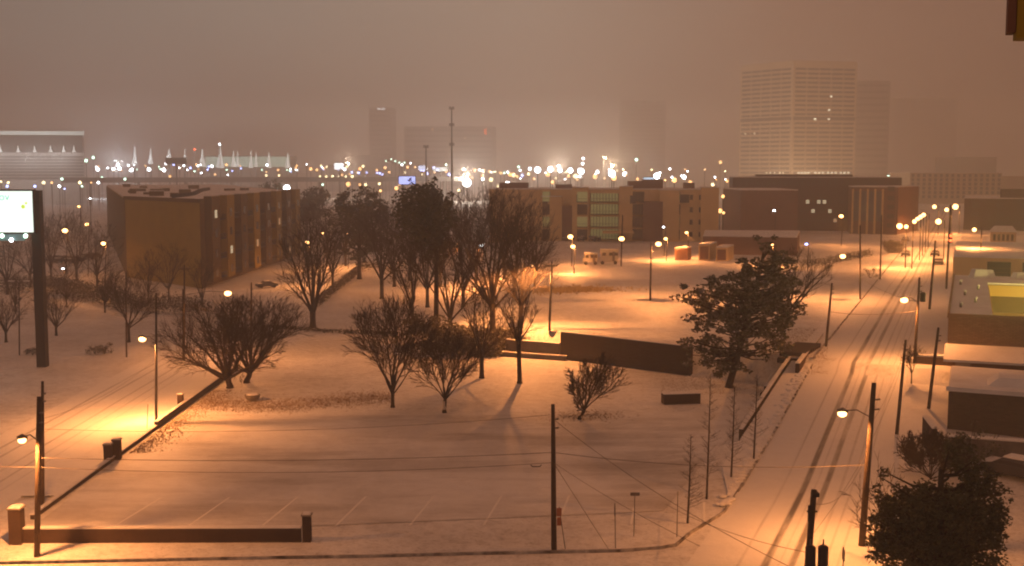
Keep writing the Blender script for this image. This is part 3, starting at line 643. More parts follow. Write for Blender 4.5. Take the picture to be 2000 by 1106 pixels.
# near pole whose foot is below the frame: base given in metres
def nearpole():
    D=56.; z=float(hgt(14.3,D)); b=Vector(((1581-1000)/F*D,D,z)); t=P(1590,957,D); root=thing('utility_pole','dark pole with transformer cans at the bottom edge by the right road','utility pole',b)
    mb=MB(); mb.tube([b,b.lerp(t,.5),t],[.19,.17,.14],10); mb.build('pole',M['wood'],root,smooth=True)
    q=P(1592,1080,D); 
    for dx in (-.28,.34):
        mb=MB(); c=q+Vector((dx,-.2,-.1)); mb.tube([c+Vector((0,0,-.6)),c+Vector((0,0,.45)),c+Vector((0,0,.55))],[.26,.26,.14],12); mb.build('transformer',M['darksteel'],root)
        mb=MB(); mb.tube([c+Vector((0,0,.5)),c+Vector((0,0,.85))],[.05,.03],6); mb.build('insulator',M['steel'],root)
    q=P(1580,1003,D); mb=MB(); mb.tube([q+Vector((0,0,-.4)),q+Vector((0,0,.4))],.06,6); mb.build('fuse_tube',M['darksteel'],root)
    mb=MB(); mb.box((q.x+.15,q.y,q.z+.1),(.5,.08,.08)); mb.build('bracket',M['darksteel'],root)
    q=P(1592,962,D); mb=MB(); mb.box((q.x,q.y,q.z-.1),(.34,.34,.2)); mb.build('pole_cap',M['darksteel'],root)
    return b,t
Pw['n']=nearpole()
Pw['r2']=pole('dark leaning pole right of the lamplit road pole',(1751,851),(1769,664),.14)
Pw['r3']=pole('dark leaning pole beside the low brick building corner',(1813,801),(1833,640),.15)
Pw['r4']=pole('street lamp pole leaning over the bright stretch of right road',(1786,712),(1796,542),.15,lampx=(1766,585),power=15000*K,bulb=.42,trans=.78)
Pw['r5']=pole('bare wooden pole on the right pavement behind the lamp pole',(1815,606),(1827,470),.17)
Pw['r6']=pole('tall bare pole carrying the red traffic signal',(1848,566),(1857,400),.17)
Pw['m1']=pole('dark pole on the left kerb in front of the bright verge',(1613,677),(1625,553),.14)
Pw['m2']=pole('thin pole with left-pointing lamp beside the far kerb',(1680,586),(1680,440),.14,lampx=(1646,500),power=34000*K,bulb=.48)
Pw['m3']=pole('faint thin pole on the left kerb far up the right road',(1719,546),(1722,420),.14)
Pw['p1']=pole('tall lamp post in the middle of the raised snowy lot',(1270,586),(1272,474),.15,lampx=(1286,476),power=62000*K,bulb=.5,m=M['darksteel'],name='street_lamp',cat='street lamp')
Pw['p2']=pole('dark floodlight post with spread arms at the edge of raised lot',(1073,644),(1078,510),.16,lampx=(1040,518),power=24000*K,bulb=.1,m=M['darksteel'],name='street_lamp',cat='street lamp',cross=1.6)
Pw['p3']=pole('lit street lamp behind the white campers',(1213,520),(1216,420),.15,lampx=(1214,466),power=26000*K,bulb=.66)
Pw['s1']=pole('tall dark lamp post on the pavement of left road',(305,826),(305,572),.12,lampx=(278,661),power=25000*K,bulb=.36,m=M['darksteel'],name='street_lamp',cat='street lamp')
Pw['s2']=pole('lit utility pole with long lamp arm behind the left road',(359,704),(358,565),.17,lampx=(445,572),power=17000*K,bulb=.46)
Pw['s3']=pole('dark pole with double crossarm in front of the ochre block',(360,640),(360,517),.15,cross=1.8)
Pw['s4']=pole('thin pole in front of the small bare tree at left',(247,697),(246,532),.10)
Pw['s5']=pole('thin pole left of the wide bare trees, before the apartment block',(490,690),(491,552),.12)
# twin head lamp post at left edge
b=G(38,694); t=P(37,552,b.y); root=thing('street_lamp','unlit lamp post with two snowy heads at left edge','street lamp',b); mb=MB(); mb.tube([b,t],[.1,.07],8); mb.build('pole',M['darksteel'],root)
for s in (-1,1):
    mb=MB(); mb.tube([t,t+Vector((s*.7,0,.15))],.04,6); mb.build('arm',M['darksteel'],root); mb=MB(); mb.box(t+Vector((s*1.0,0,.2)),(.8,.3,.14)); mb.build('lamp_head',M['snow'],root)
# lamps among the trees
Z={}
def lampat(lab,bpx,top,power=0,bulb=.35,bm=None,rad=.11,grp=None,col_=SODIUM):
    b=G(*bpx); t=P(top[0],top[1],b.y); root=thing('street_lamp',lab,'street lamp',b,grp)
    bx_=Vector((t.x+.9,t.y,b.z)); mb=MB(); mb.tube([Vector((b.x,b.y,b.z-.2)),Vector((t.x+.5,t.y,t.z+.2))],[rad,rad*.7],7); mb.build('pole',M['darksteel'],root)
    mb=MB(); mb.tube([Vector((t.x+.5,t.y,t.z+.2)),t+Vector((0,0,.15))],.05,5); mb.build('arm',M['darksteel'],root)
    lamp_head(root,t,Vector((-1,0,0)),r=bulb,bulbm=bm)
    if power: light(root,t+Vector((0,0,-.5)),power*2,col_)
lampat('orange lamp low in the wood right of the billboard',(128,560),(127,450),2200,.6)
lampat('orange lamp in the wood left of the apartment roof',(172,540),(170,438),1200,.5)
lampat('orange lamp beside the left edge of the apartment block',(204,590),(202,475),1500,.45)
lampat('small orange lamp highest in the wood near the billboard',(156,500),(154,403),0,.4)
lampat('white lamp low behind the parked cars at left',(124,560),(123,524),800,.28,M['whitefar'])
lampat('orange lamp with arm right of the apartment block',(600,560),(600,473),3200,.42)
lampat('small orange lamp above its neighbour right of the apartment block',(632,530),(630,455),2200,.32)
lampat('small pink-white lamp among branches right of the thick tree',(680,525),(678,456),2200,.32)
lampat('small orange lamp at the foot of the hazy round evergreen',(708,520),(706,445),1500,.34)
lampat('small lamp among branches behind the tall bare tree',(940,560),(940,478),7500,.38,M['whitefar'])
lampat('tiny orange lamp left of the one behind the tall bare tree',(894,560),(893,477),5500,.24)
lampat('bright lamp hidden deep in the middle clump lighting yellow snow',(925,628),(925,545),3000,.16)
lampat('bright orange lamp before the left wing of the long apartment block',(1116,520),(1114,462),7000,.62)
lampat('bright orange lamp just below its twin at the long block',(1121,535),(1119,481),6000,.5)
lampat('orange lamp right of the campers, upper of its pair',(1301,510),(1300,466),5000,.45)
lampat('orange lamp before the right end of the long block',(1343,505),(1341,454),5000,.42)
lampat('pale lamp over the top of the big evergreen',(1508,520),(1507,477),4500,.42)
lampat('small blue lamp right of the big evergreen top',(1577,530),(1575,476),0,.34,M['bluefar'])
lampat('orange lamp in front of the dark brick block',(1643,480),(1643,422),6000,.62)
lampat('small white lamp in front of the long block',(1297,500),(1296,443),0,.3,M['whitefar'])
lampat('lone small lamp on the dark brick front',(1513,470),(1512,411),0,.42,M['whitefar'])
# lamps up the right road
rl=[(1757,442,430),(1770,443,470),(1786,433,520),(1792,428,560),(1798,424,610),(1804,420,680),(1825,404,640),(1849,410,560),(1866,404,480),(1833,433,420),(1903,449,330)]
labs=['bright orange lamp nearest on the left side of the far road','smaller orange lamp right beside the nearest one of the far road','first lamp of the slanting row of four up the road','second lamp of the slanting row of four up the road','third lamp of the slanting row of four up the road','last lamp of the slanting row of four up the road','orange lamp over the vanishing end of the road','left lamp of the bright pair right of the road','right and brighter lamp of the pair right of the road','low orange lamp hanging over the far road','orange lamp before the dark building at right']
for (x,y,D),lb in zip(rl,labs):
    D=12.5*2300/(y-330)
    t=P(x,y,D); root=thing('street_lamp',lb,'street lamp',(t.x+1.5,t.y,float(hgt(t.x,t.y))),'lamps up the far end of the right road')
    mb=MB(); mb.tube([Vector((t.x+1.5,t.y,float(hgt(t.x,t.y)))),Vector((t.x+1.5,t.y,t.z+.3)),t+Vector((0,0,.3))],.12,6); mb.build('pole',M['darksteel'],root)
    mb=MB(); mb.ball(t,.0019*D*(1.25 if x in(1757,1866,1833) else .9),10); mb.build('bulb',M['orange'],root)
    light(root,t+Vector((0,0,-1.2)),8000*K)
# traffic signal
q=P(1856,466,Pw['r6'][0].y); root=thing('traffic_signal','red lit traffic signal on the tall pole at right','traffic light',q)
mb=MB(); mb.box((q.x,q.y,q.z),(.55,.45,1.7)); mb.build('housing',M['darksteel'],root)
for dz in (.5,-.35):
    mb=MB(); mb.tube([q+Vector((0,-.22,dz)),q+Vector((0,-.34,dz))],[.24,.22],10); mb.build('lens',M['redlit'],root)
# signs
def sign(lab,bpx,tpx,kind):
    b=G(*bpx); t=P(tpx[0],tpx[1],b.y); root=thing('sign_post',lab,'sign',b); mb=MB(); mb.tube([b,t],.035,6); mb.build('post',M['steel'],root); mb=MB()
    if kind=='T': mb.box((t.x,t.y-.06,t.z-.1),(.62,.06,.22)); mb.build('sign_panel',M['signback'],root)
    elif kind=='edge': mb.box((t.x,t.y,t.z-.5),(.05,.45,.75)); mb.build('sign_panel',M['signback'],root)
    elif kind=='warn':
        for k in (0,1): 
            mb2=MB(); mb2.box((t.x,t.y-.06,t.z-.35-k*.62),(.34-.06*k,.05,.55)); mb2.build('sign_panel',M['red'],root)
sign('thin post with small wide panel on top in the car park',(1238,1048),(1240,962),'T')
sign('narrow sign post seen edge-on at the front kerb',(1202,1071),(1201,983),'edge')
sign('small orange warning sign on a slanting post beside the lone utility pole',(1104,1072),(1092,990),'warn')
sign('thin bare post nearest the road corner',(1322,1049),(1324,960),'none')
sign('small dark sign on the pavement beside the bottom edge',(1646,1120),(1648,1068),'edge')
sign('thin post on the pavement by the low retaining wall at left',(287,841),(289,790),'none')
# wires
def wire(lab,a,b,sag,r=.018,n=18,grp='overhead wires'):
    pts=[a.lerp(b,i/n)-Vector((0,0,sag*4*(i/n)*(1-i/n))) for i in range(n+1)]
    mb=MB(); mb.tube(pts,r*.6,4,False); o=mb.build('overhead_wire',M['wirem'],None,org=a); tag(o,lab,'wire',grp)
pt=lambda k,t: Pw[k][0].lerp(Pw[k][1],t)
wire('highest wire from the lone pole to the left pole',pt('c',.93),pt('l',.80),.55)
wire('middle wire from the lone pole to the left pole',pt('c',.67),pt('l',.62),.35,.03)
wire('lowest sagging wire from the lone pole to the left pole',pt('c',.60),pt('l',.56),.5,.026)
wire('wire from the lone pole across to the leaning lamp pole',pt('c',.67),pt('r',.50),.5,.03)
wire('wire slanting from the lone pole top to the near transformer pole',pt('c',.90),pt('n',.55),.6,.03)
wire('second slanting wire from the lone pole down to the frame edge',pt('c',.60),Vector((9.5,58,6.0)),.2,.024)
wire('wire crossing the road low to the near transformer pole',P(1300,985,85),P(1580,1080,56),.4,.026)
wire('guy wire running from the lone pole to the ground',pt('c',.60),G(1188,1072),0,.028)
wire('thin looping wire from the transformer pole to the leaning pole',pt('n',.93),pt('r',.6),1.2)
wire('long wire from the near transformer pole up the right road',pt('n',.75),pt('r2',.8),1.5)
wire('thin wire between the two dark poles right of the road',pt('r',.75),pt('r2',.9),.6)
wire('wire from the leaning dark pole to the lit road lamp pole',pt('r2',.93),pt('r4',.7),.7)
wire('wire crossing the far right road to the left kerb pole',pt('r4',.62),pt('m1',.55),.4,.03)
wire('upper wire crossing the far right road toward the left kerb',pt('r4',.72),pt('m2',.3),.5,.03)
wire('wire from the behind pole to the signal pole',pt('r5',.95),pt('r6',.8),.6)
wire('wire from the left road lamp post to the thin pole behind',pt('l2',.7),pt('s1',.5),.8)
wire('wire running left out of frame from the lamplit pole',pt('l',.56),Vector((-55,78,6.4)),.3,.026)
wire('lamplit upper wire before the apartment block',pt('s2',.8),pt('s5',.62),.7,.035)
wire('lamplit lower wire before the apartment block',pt('s2',.45),pt('s5',.5),.9,.035)
q=P(1047,908,76); mb=MB(); mb.tube([q+Vector((-.35,0,0)),q+Vector((-.25,0,-.12)),q+Vector((.25,0,-.12)),q+Vector((.35,0,0))],.035,6); o=mb.build('cable_loop',M['darksteel'],None,org=q); tag(o,'small cable loop hanging on the wire left of the lone pole','cable')
#__BUILDINGS__
exec('') 
# ---------------------------------------------------------------- buildings
def ccw(foot):
    a=sum(foot[i][0]*foot[(i+1)%len(foot)][1]-foot[(i+1)%len(foot)][0]*foot[i][1] for i in range(len(foot)))
    return foot if a>0 else foot[::-1]
_wm={}
def winbox(parent,A,B,t,z,w_,h_,m,name='window',out=.03,inn=.1):
    A=Vector(A[:2]);B=Vector(B[:2]);d=(B-A).normalized(); n=Vector((d.y,-d.x)); key=(round(w_,2),round(h_,2),m.name,out)
    if key not in _wm:
        mb=MB(); mb.box((0,(inn-out)/2,0),(w_,inn+out,h_)); _wm[key]=mb.mesh(name,m,(0,0,0))
    o=bpy.data.objects.new(name,_wm[key]); p=A+d*t; link(o,parent,Vector((p.x,p.y,z))); o.rotation_euler=(0,0,math.atan2(d.y,d.x)); return o
def building(name,lab,foot,z1,m,z0=0,cap=True,group=None,cat='building',parapet=.0,roofm=None):
    foot=ccw([tuple(p) for p in foot]); root=thing(name,lab,cat,(foot[0][0],foot[0][1],z0),group)
    mb=MB(); mb.prism(foot,z0-1,z1); mb.build('wall',m,root)
    if cap:
        mb=MB(); mb.prism(foot,z1,z1+.3,.01); mb.build('roof_snow',roofm or M['snow'],root)
    return root
def grid(root,A,B,z0,z1,rows,cols,w_,h_,pick,m0=0.,m1=0.,out=.05):
    Ln=(Vector(B[:2])-Vector(A[:2])).length-m0-m1
    for r_ in range(rows):
        for c_ in range(cols):
            mm=pick(r_,c_)
            if mm is not None: winbox(root,A,B,m0+Ln*(c_+.5)/cols,z0+(z1-z0)*(r_+.5)/rows,w_,h_,mm,out=out)
# --- ochre apartment block, left
A=ft(242,272); B=ft(388,246); C=ft(578,342); K5=ft(425,500); Dd=ft(207,470)
zr=18.2; root=thing('apartment_block','ochre four-storey apartment block with snowy flat roof behind the trees','building',(A.x,A.y,0))
mb=MB(); mb.prism(ccw([A,B,C,K5,Dd]),-1,zr); mb.build('wall',M['ochre'],root)
mb=MB(); mb.prism(ccw([A,B,C,K5,Dd]),zr,zr+.35,.0); mb.build('roof_snow',M['snow'],root)
for (p,q,t0,t1) in ((A,B,-.3,48),(B,C,-.3,99)):
    mb=MB(); mb.wallbox(p,q,t0,min(t1,(q-p).length),zr-.25,zr+.55,.25,.2); mb.build('parapet',M['ochredark'],root)
Ln=(C-B).length
mb=MB(); mb.wallbox(B,C,0,Ln,0,zr-.3,.12,0); mb.build('side_cladding',M['ochredark'],root)
mb=MB(); mb.wallbox(Dd,A,0,(A-Dd).length,0,zr-.3,.12,0); mb.build('side_cladding',M['ochredark'],root)
AB=(B-A).length
rn=random.Random(4)
nb=8
for c_ in range(nb):
    t=Ln*(c_+.5)/nb; w_=Ln/nb*.5
    mb=MB(); mb.wallbox(B,C,t-w_*.5,t+w_*.5,1,zr+1.0,1.7,0); bay=mb.build('bay',M['ochre'] if c_%2 else M['ochredark'],root)
    mb=MB(); mb.wallbox(B,C,t-w_*.52,t+w_*.52,zr+1.0,zr+1.2,1.75,0); mb.build('snow_cap',M['snow'],bay)
    for r_ in range(4):
        z=2.2+4.2*r_
        d=(C-B).normalized(); n=Vector((d.y,-d.x))
        winbox(root,B+n*1.7,C+n*1.7,t-w_*.0,z+.6,1.8,1.7,M['litpale'] if (c_,r_) in ((0,3),(1,1)) else M['litwarm'] if (c_,r_) in ((3,1),(6,0),(5,2)) else M['glass'])
        mb=MB(); t2=t+Ln/nb*.5; w2=Ln/nb*.42
        mb.wallbox(B,C,t2-w2*.5,t2+w2*.5,z-.9,z-.7,1.5,0); 
        for k in range(8): mb.wallbox(B,C,t2-w2*.5+w2*k/7-.04,t2-w2*.5+w2*k/7+.04,z-.7,z+.2,1.5,-1.42)
        mb.wallbox(B,C,t2-w2*.5,t2+w2*.5,z+.2,z+.3,1.52,-1.4)
        mb.build('balcony',M['darksteel'],root)
        winbox(root,B,C,t2,z+.3,2.2,2.1,M['glass'],out=.2)
for k,(u,v,w_,h_) in enumerate([(rn.uniform(.08,.96),rn.uniform(.06,.92),rn.uniform(1.2,3.6),rn.uniform(.5,1.3)) for _ in range(15)]):
    p=A.lerp(B,v).lerp(Dd.lerp(C,v),u); mb=MB(); mb.box((p.x,p.y,zr+.35+h_/2),(w_,w_*.7,h_),rot=.3); rt=mb.build('roof_unit',M['ochredark'],root)
    mb=MB(); mb.box((p.x,p.y,zr+.35+h_+.07),(w_+.1,w_*.7+.1,.14),rot=.3); mb.build('snow_cap',M['snow'],rt)
for k in range(26):   # row of condensers
    u=.06+.75*k/26; p=A.lerp(B,.62+.12*math.sin(k*.2)).lerp(Dd.lerp(C,.66),u); mb=MB(); mb.tube([(p.x,p.y,zr+.3),(p.x,p.y,zr+1.2)],.45,8); mb.build('condenser',M['darksteel'],root)
# --- long tan block with green-lit balconies
D=352; xs=[955,1405]; zt0=zt(371,D)
A=ft(955,D+6); B=ft(1405,D); dB=(B-A).normalized(); nb_=Vector((-dB.y,dB.x))*22
root=building('apartment_block','long tan apartment block with green-lit balcony bays','0',zt0,M['tan']) if False else None
foot=[A,B,B+nb_,A+nb_]
root=building('apartment_block','long tan apartment block with green-lit balcony bays',foot,zt0,M['tan'],z0=PL)
LnB=(B-A).length; T=lambda px: LnB*(px-955)/450.
def seg(p0,p1,zt_,zb,out,m,name): mb=MB(); mb.wallbox(A,B,T(p0),T(p1),zb,zt_,out,0); return mb.build(name,m,root)
for (p0,p1,yt) in ((1060,1100,385),(1120,1152,367),(1212,1238,365),(1290,1328,372),(1370,1404,367)): 
    s=seg(p0,p1,zt(yt,D),PL,2.2,M['tan'],'bay'); mb=MB(); mb.wallbox(A,B,T(p0)-.1,T(p1)+.1,zt(yt,D),zt(yt,D)+.3,2.3,3); mb.build('snow_cap',M['snow'],s)
seg(1098,1128,zt(403,D),PL,1.6,M['redbrown'],'bay'); seg(1258,1296,zt(394,D),PL,2.6,M['redbrown'],'bay'); seg(960,1060,zt(385,D),PL,.8,M['tan'],'bay')
for (p0,p1,lit) in ((1156,1210,1),(1236,1260,.0),(1298,1330,.5),(1062,1076,.4),(1130,1150,.3)):
    for r_ in range(4):
        zb=PL+.6+3.75*r_; zh=2.9
        if p0==1156 and r_==3: zh=2.4
        mb=MB(); mb.wallbox(A,B,T(p0),T(p1),zb,zb+zh,.06 if p0!=1130 and p0!=1062 else 2.26,0)
        g=mb.build('window',M['litgreen'] if (lit==1 and r_<4) or (lit>0 and (r_+int(p0))%2) else M['glass'],root)
        mb=MB(); n=max(2,int((p1-p0)/6)); o_=1.0 if p0 not in(1130,1062) else 2.5
        for k in range(n+1): t=T(p0)+(T(p1)-T(p0))*k/n; mb.wallbox(A,B,t-.08,t+.08,zb,zb+zh,o_*.35,0)
        mb.wallbox(A,B,T(p0),T(p1),zb-.25,zb-.05,o_,0); mb.wallbox(A,B,T(p0),T(p1),zb+.8,zb+.9,o_,-o_+.08); mb.build('balcony_rail',M['ochredark'],g)
for (p,yt) in ((1067,392),(1134,388),(1238,390),(1334,388),(1342,388)):
    for k in range(1): winbox(root,A+Vector((dB.y,-dB.x))*2.2,B+Vector((dB.y,-dB.x))*2.2,T(p),zt(yt,D),1.6,2.4,M['glass'])
for px in (1370,1352): 
    for r_ in range(4): winbox(root,A,B,T(px),PL+2+3.7*r_,.9,1.5,M['glass'])
for px,w_,h_ in ((1255,8,2.5),(1278,6,3),(1350,3,2),(1100,5,1.5),(1000,9,2)):
    p=A.lerp(B,(px-955)/450)+nb_*.4; mb=MB(); mb.box((p.x,p.y,zt0+h_/2),(w_,4,h_)); mb.build('roof_unit',M['redbrown'],root)
mb=MB(); mb.wallbox(A,B,T(1180),T(1240),PL+2.6,PL+3.1,9,0); mb.build('canopy',M['tan'],root)
# --- low building and containers
D=300; f_=[ft(1375,D),ft(1560,D-6),ft(1565,D+24),ft(1378,D+26)]
root=building('low_building','long low brown building with snowy roof behind the containers',f_,zt(462,D),M['redbrown'],z0=PL)
for (x0,x1,yb,h_,lab,m_) in ((1318,1343,508,2.7,'small rust-orange shed left of the two pale containers',M['rust']),(1364,1386,508,3.6,'middle pale container with long snowy roof',M['tan']),(1398,1420,510,3.1,'right-hand pale container with snowy roof',M['tan'])):
    a=G(x0,yb);b_=G(x1,yb); n=Vector((.35,.94))*9 if x0>1350 else Vector((.35,.94))*4
    fo=[a.xy,b_.xy,b_.xy+n,a.xy+n]; r=building('shipping_container' if x0>1350 else 'shed',lab,fo,PL+h_,m_,z0=PL,cat='container' if x0>1350 else 'shed')
    A_,B_=Vector(ccw([tuple(p) for p in fo])[0]),Vector(ccw([tuple(p) for p in fo])[1]); L_=(B_-A_).length
    mb=MB(); mb.wallbox(A_,B_,L_*.12,L_*.88,PL+.2,PL+h_-.4,.05,0); mb.build('door',M['redbrown'],r)
# --- campers
def camper(lab,x0,x1,yb,h_,cab):
    a=G(x0,yb);b_=G(x1,yb); L_=(b_-a).length; c=(a+b_)/2; root=thing('camper_van',lab,'camper',c); z=c.z
    body=MB(); body.box((c.x-.0,c.y,z+.55+h_/2),(L_*.78,2.3,h_)); body.box((c.x-L_*.36,c.y,z+1.0),(L_*.26,2.1,1.1)); body.build('body',M['carwhite'],root)
    mb=MB(); mb.box((c.x,c.y,z+.6+h_),(L_*.78,2.3,.12)); mb.build('snow_cap',M['snow'],root)
    for t in (-.25,.05,.28):
        mb=MB(); mb.box((c.x+L_*t,c.y-1.17,z+h_*.5+.9),(L_*.16,.06,.7)); mb.build('window',M['glass'],root)
    mb=MB(); mb.box((c.x+L_*.17,c.y-1.17,z+h_*.45+.5),(.6,.05,h_*.75)); mb.build('door',M['signback'],root)
    for t in (-.32,.25):
        mb=MB(); mb.tube([(c.x+L_*t,c.y-1.2,z+.42),(c.x+L_*t,c.y-.9,z+.42)],.42,12); mb.build('wheel',M['tyre'],root)
camper('smaller white camper on the left of the two parked ones',1138,1170,517,2.1,0)
camper('larger white camper on the right of the two parked ones',1168,1212,516,2.9,1)
# --- cars
def car_proto(c,lab,grp=None,m=None,snow=True,rz=0,sc_=1.0):
    root=thing('parked_car',lab,'car',c,grp)
    o=W[root.name]
    def pb(fn,name,mm,par=root,smooth=False):
        mb=MB(); fn(mb); mb.v=[(v[0]+o.x,v[1]+o.y,v[2]+o.z) for v in mb.v]; return mb.build(name,mm,par,smooth=smooth)
    prof=[(-2.2,.35),(-2.25,.75),(-2.0,.92),(-1.2,.98),(-.7,1.42),(.6,1.45),(1.4,1.0),(2.1,.9),(2.25,.6),(2.2,.35)]
    def ext(mb,pr,w0,w1=None):
        n=len(pr); w1=w1 or w0
        mb.add([(x,-(w0 if z<1.1 else w1),z) for x,z in pr]+[(x,(w0 if z<1.1 else w1),z) for x,z in pr],[tuple(range(n)),tuple(range(2*n-1,n-1,-1))]+[((i+1)%n,i,n+i,n+(i+1)%n) for i in range(n)])
    pb(lambda mb:ext(mb,prof,.88,.68),'body',m or M['carpaint'])
    pb(lambda mb:ext(mb,[(-1.1,.99),(-.66,1.36),(.56,1.38),(1.25,1.02)],.885,.70),'side_glass',M['glass'])
    if snow: pb(lambda mb:(mb.box((-.05,0,1.5),(1.5,1.3,.12),taper=.85),mb.box((1.72,0,1.0),(.8,1.55,.12),taper=.9),mb.box((-1.7,0,1.02),(.8,1.55,.1),taper=.9)),'snow_cap',M['snow'])
    for x in (-1.4,1.4):
        for y in (-.86,.86): pb(lambda mb:mb.tube([(x,y-.1,.33),(x,y+.1,.33)],.33,12),'wheel',M['tyre'])
    root.rotation_euler=(0,0,rz); root.scale=(sc_,)*3; return root
OR_=['first','second','third','fourth','fifth','sixth','seventh']
c0=car_proto(G(521,562),'snow-topped dark car parked by the right corner of apartment block',rz=.5)
def car(px,py,lab,rz,grp=None,scl=1): 
    t=copy_tree(c0,G(px,py),lab,rz,scl)
    if grp: t['group']=grp
    return t
for i,(x,y,lb) in enumerate([(103,512,'leftmost'),(122,512,'second from left'),(144,513,'third from left'),(165,508,'fourth from left'),(182,506,'rightmost')]):
    car(x,y,lb+' snow-covered car in the row beside the billboard pole',1.3,'snow-covered cars parked at far left',1.25)
for i in range(7): car(1105+11*i,470+(i%2),OR_[i]+' car from left in the row before the tan block',1.1,'cars before the long tan block')
car(1769,500,'dark car parked on the left side of the far right road',1.18); 
car(1833,517,'snow-covered car parked on the right side of the far road',1.15)
car(1768,472,'small dark car farthest up the right road',1.18)
car(1826,500,'car parked just beyond the snow-covered one at right',1.15)
t=copy_tree(c0,Vector((40.6,93,float(hgt(40.6,93)))),'dark car under snow in the yard at the right edge',2.3,1.15)
t=copy_tree(c0,Vector((41.6,84,float(hgt(41.6,84)))),'second snowed car nearer the bottom right corner',2.5,1.15)
# --- right hand buildings
u=Vector((UX,UY)); nR=Vector((UY,-UX))
# main building with open courtyard
zg=2.6; a=Vector((47.6,127.5)); ztp=8.9
a2=a+u*52
root=thing('courtyard_building','buff building with snowy flat roof around a yellow-lit courtyard','building',(a.x,a.y,zg))
def bl(o0,o1,s0,s1,z0,z1,name,m,par=None):   # s along the road from corner a, o to the right
    mb=MB(); q=[a+u*s0+nR*o0,a+u*s0+nR*o1,a+u*s1+nR*o1,a+u*s1+nR*o0]; mb.prism(ccw([tuple(p) for p in q]),z0,z1); return mb.build(name,m,par or root)
bl(0,4.5,0,52,zg-2,ztp,'wall',M['block']); bl(4.5,30,0,1.0,zg-2,ztp+.0,'wall',M['block']); bl(4.5,30,41,52,zg-2,ztp,'wall',M['block'])
bl(0,4.5,0,52,ztp,ztp+.25,'roof_snow',M['snow']); bl(4.5,30,0,1.0,ztp,ztp+.25,'roof_snow',M['snow']); bl(4.5,30,41,52,ztp,ztp+.25,'roof_snow',M['snow'])
bl(4.5,30,1,41,zg,5.0,'courtyard_floor',mat('yellowish_courtyard_floor',(.55,.42,.16),.7,var=.15,scale=.4))
yl_=mat('yellow_stucco',(.6,.42,.12),.8); bl(4.55,30,40.7,41,7.3,ztp-.1,'yellow_band',yl_); 
for k in range(4): bl(5.2+5.2*k,9.6+5.2*k,40.75,41,5.1,7.2,'shutter',M['ochredark'])
bl(4.5,4.7,1,41,5.0,ztp-.3,'inner_wall',yl_)
for s in (12,28): light(root,Vector(((a+u*s+nR*13).x,(a+u*s+nR*13).y,8.2)),5200,(1,.78,.22),'POINT',.3)
for o,s,w_,h_ in ((3.4,48,2.2,1.3),(4.6,51,1.8,1.0),(9,50,2,.8)): q=a+u*s+nR*o; mb=MB(); mb.box((q.x,q.y,ztp+.25+h_/2),(w_,w_,h_),taper=.7); mb.build('roof_unit',M['snow'],root)
for o,s_ in ((1.2,8),(2.8,14),(1.6,22),(3.2,30),(1.0,36)):
    q=a+u*s_+nR*o; mb=MB(); mb.tube([(q.x,q.y,ztp+.1),(q.x,q.y,ztp+.75)],.16,8); vt=mb.build('roof_vent',M['steel'],root); mb=MB(); mb.tube([(q.x,q.y,ztp+.75),(q.x,q.y,ztp+.95)],[.3,.12],8); mb.build('vent_cap',M['snow'],vt)
for (o0_,o1_,s0_,s1_) in ((-.12,.12,0,52),(0,30,-.12,.12)): bl(o0_,o1_,s0_,s1_,ztp-.1,ztp+.42,'parapet',M['block'])
# lean-to roof on the front
mb=MB(); q0=a-u*.02; q1=q0+nR*30; e0=q0-u*5-nR*.3; e1=q1-u*5
mb.add([(q0.x-.2*nR.x,q0.y-.2*nR.y,6.0),(q1.x,q1.y,6.0),(e1.x,e1.y,5.0),(e0.x,e0.y,5.0),(q0.x-.2*nR.x,q0.y-.2*nR.y,5.75),(q1.x,q1.y,5.75),(e1.x,e1.y,4.75),(e0.x,e0.y,4.75)],[(3,2,1,0),(4,5,6,7),(0,1,5,4),(2,3,7,6),(1,2,6,5),(3,0,4,7)]); mb.build('lean_to_roof',M['snow'],root)
bl(.6,30,-4.2,-.05,zg-2,4.75,'lean_to_wall',M['redbrown'])
bl(.9,2.4,-4.26,-4.2,2.6,4.6,'door',M['grey'])
bl(-3.2,-.02,0,1.2,zg-2,4.4,'side_wall',M['block']); bl(-3.2,0,-.05,1.3,4.4,4.6,'snow_cap',M['snow'])
# low brick building in front
o0=Vector((40.4,107.5)); w1=Vector((.90,-.436)); w2=Vector((.36,.933))
fo=[o0,o0+w1*24,o0+w1*24+w2*13,o0+w2*13]; r=building('low_brick_building','low dark brick building with sloping snowy parapet at right edge',fo,4.6,M['buffbrick'],z0=1)
mb=MB(); mb.prism(ccw([tuple(p) for p in [o0+w1*3+w2*2,o0+w1*12+w2*2,o0+w1*12+w2*6,o0+w1*3+w2*6]]),4.6,5.7,.3); mb.build('roof_unit',M['snow'],r)
mb=MB(); mb.wallbox(o0,o0+w1*24,7,9,1.2,3.4,.06,0); mb.build('door',M['darksteel'],r)
mb=MB(); mb.wallbox(o0,o0+w1*24,-.2,24,4.55,4.95,.12,.3); mb.build('parapet',M['snow'],r)
wall('yard_wall','low snow-topped yard wall before the low brick building',(36.6,97.5),(43.5,95.2),1.0,2.5,.9,M['concrete'])
wall('yard_wall','narrow dark yard wall running back beside the pavement',(36.0,98),(36.9,103),1.0,3.1,.4,M['brick'])
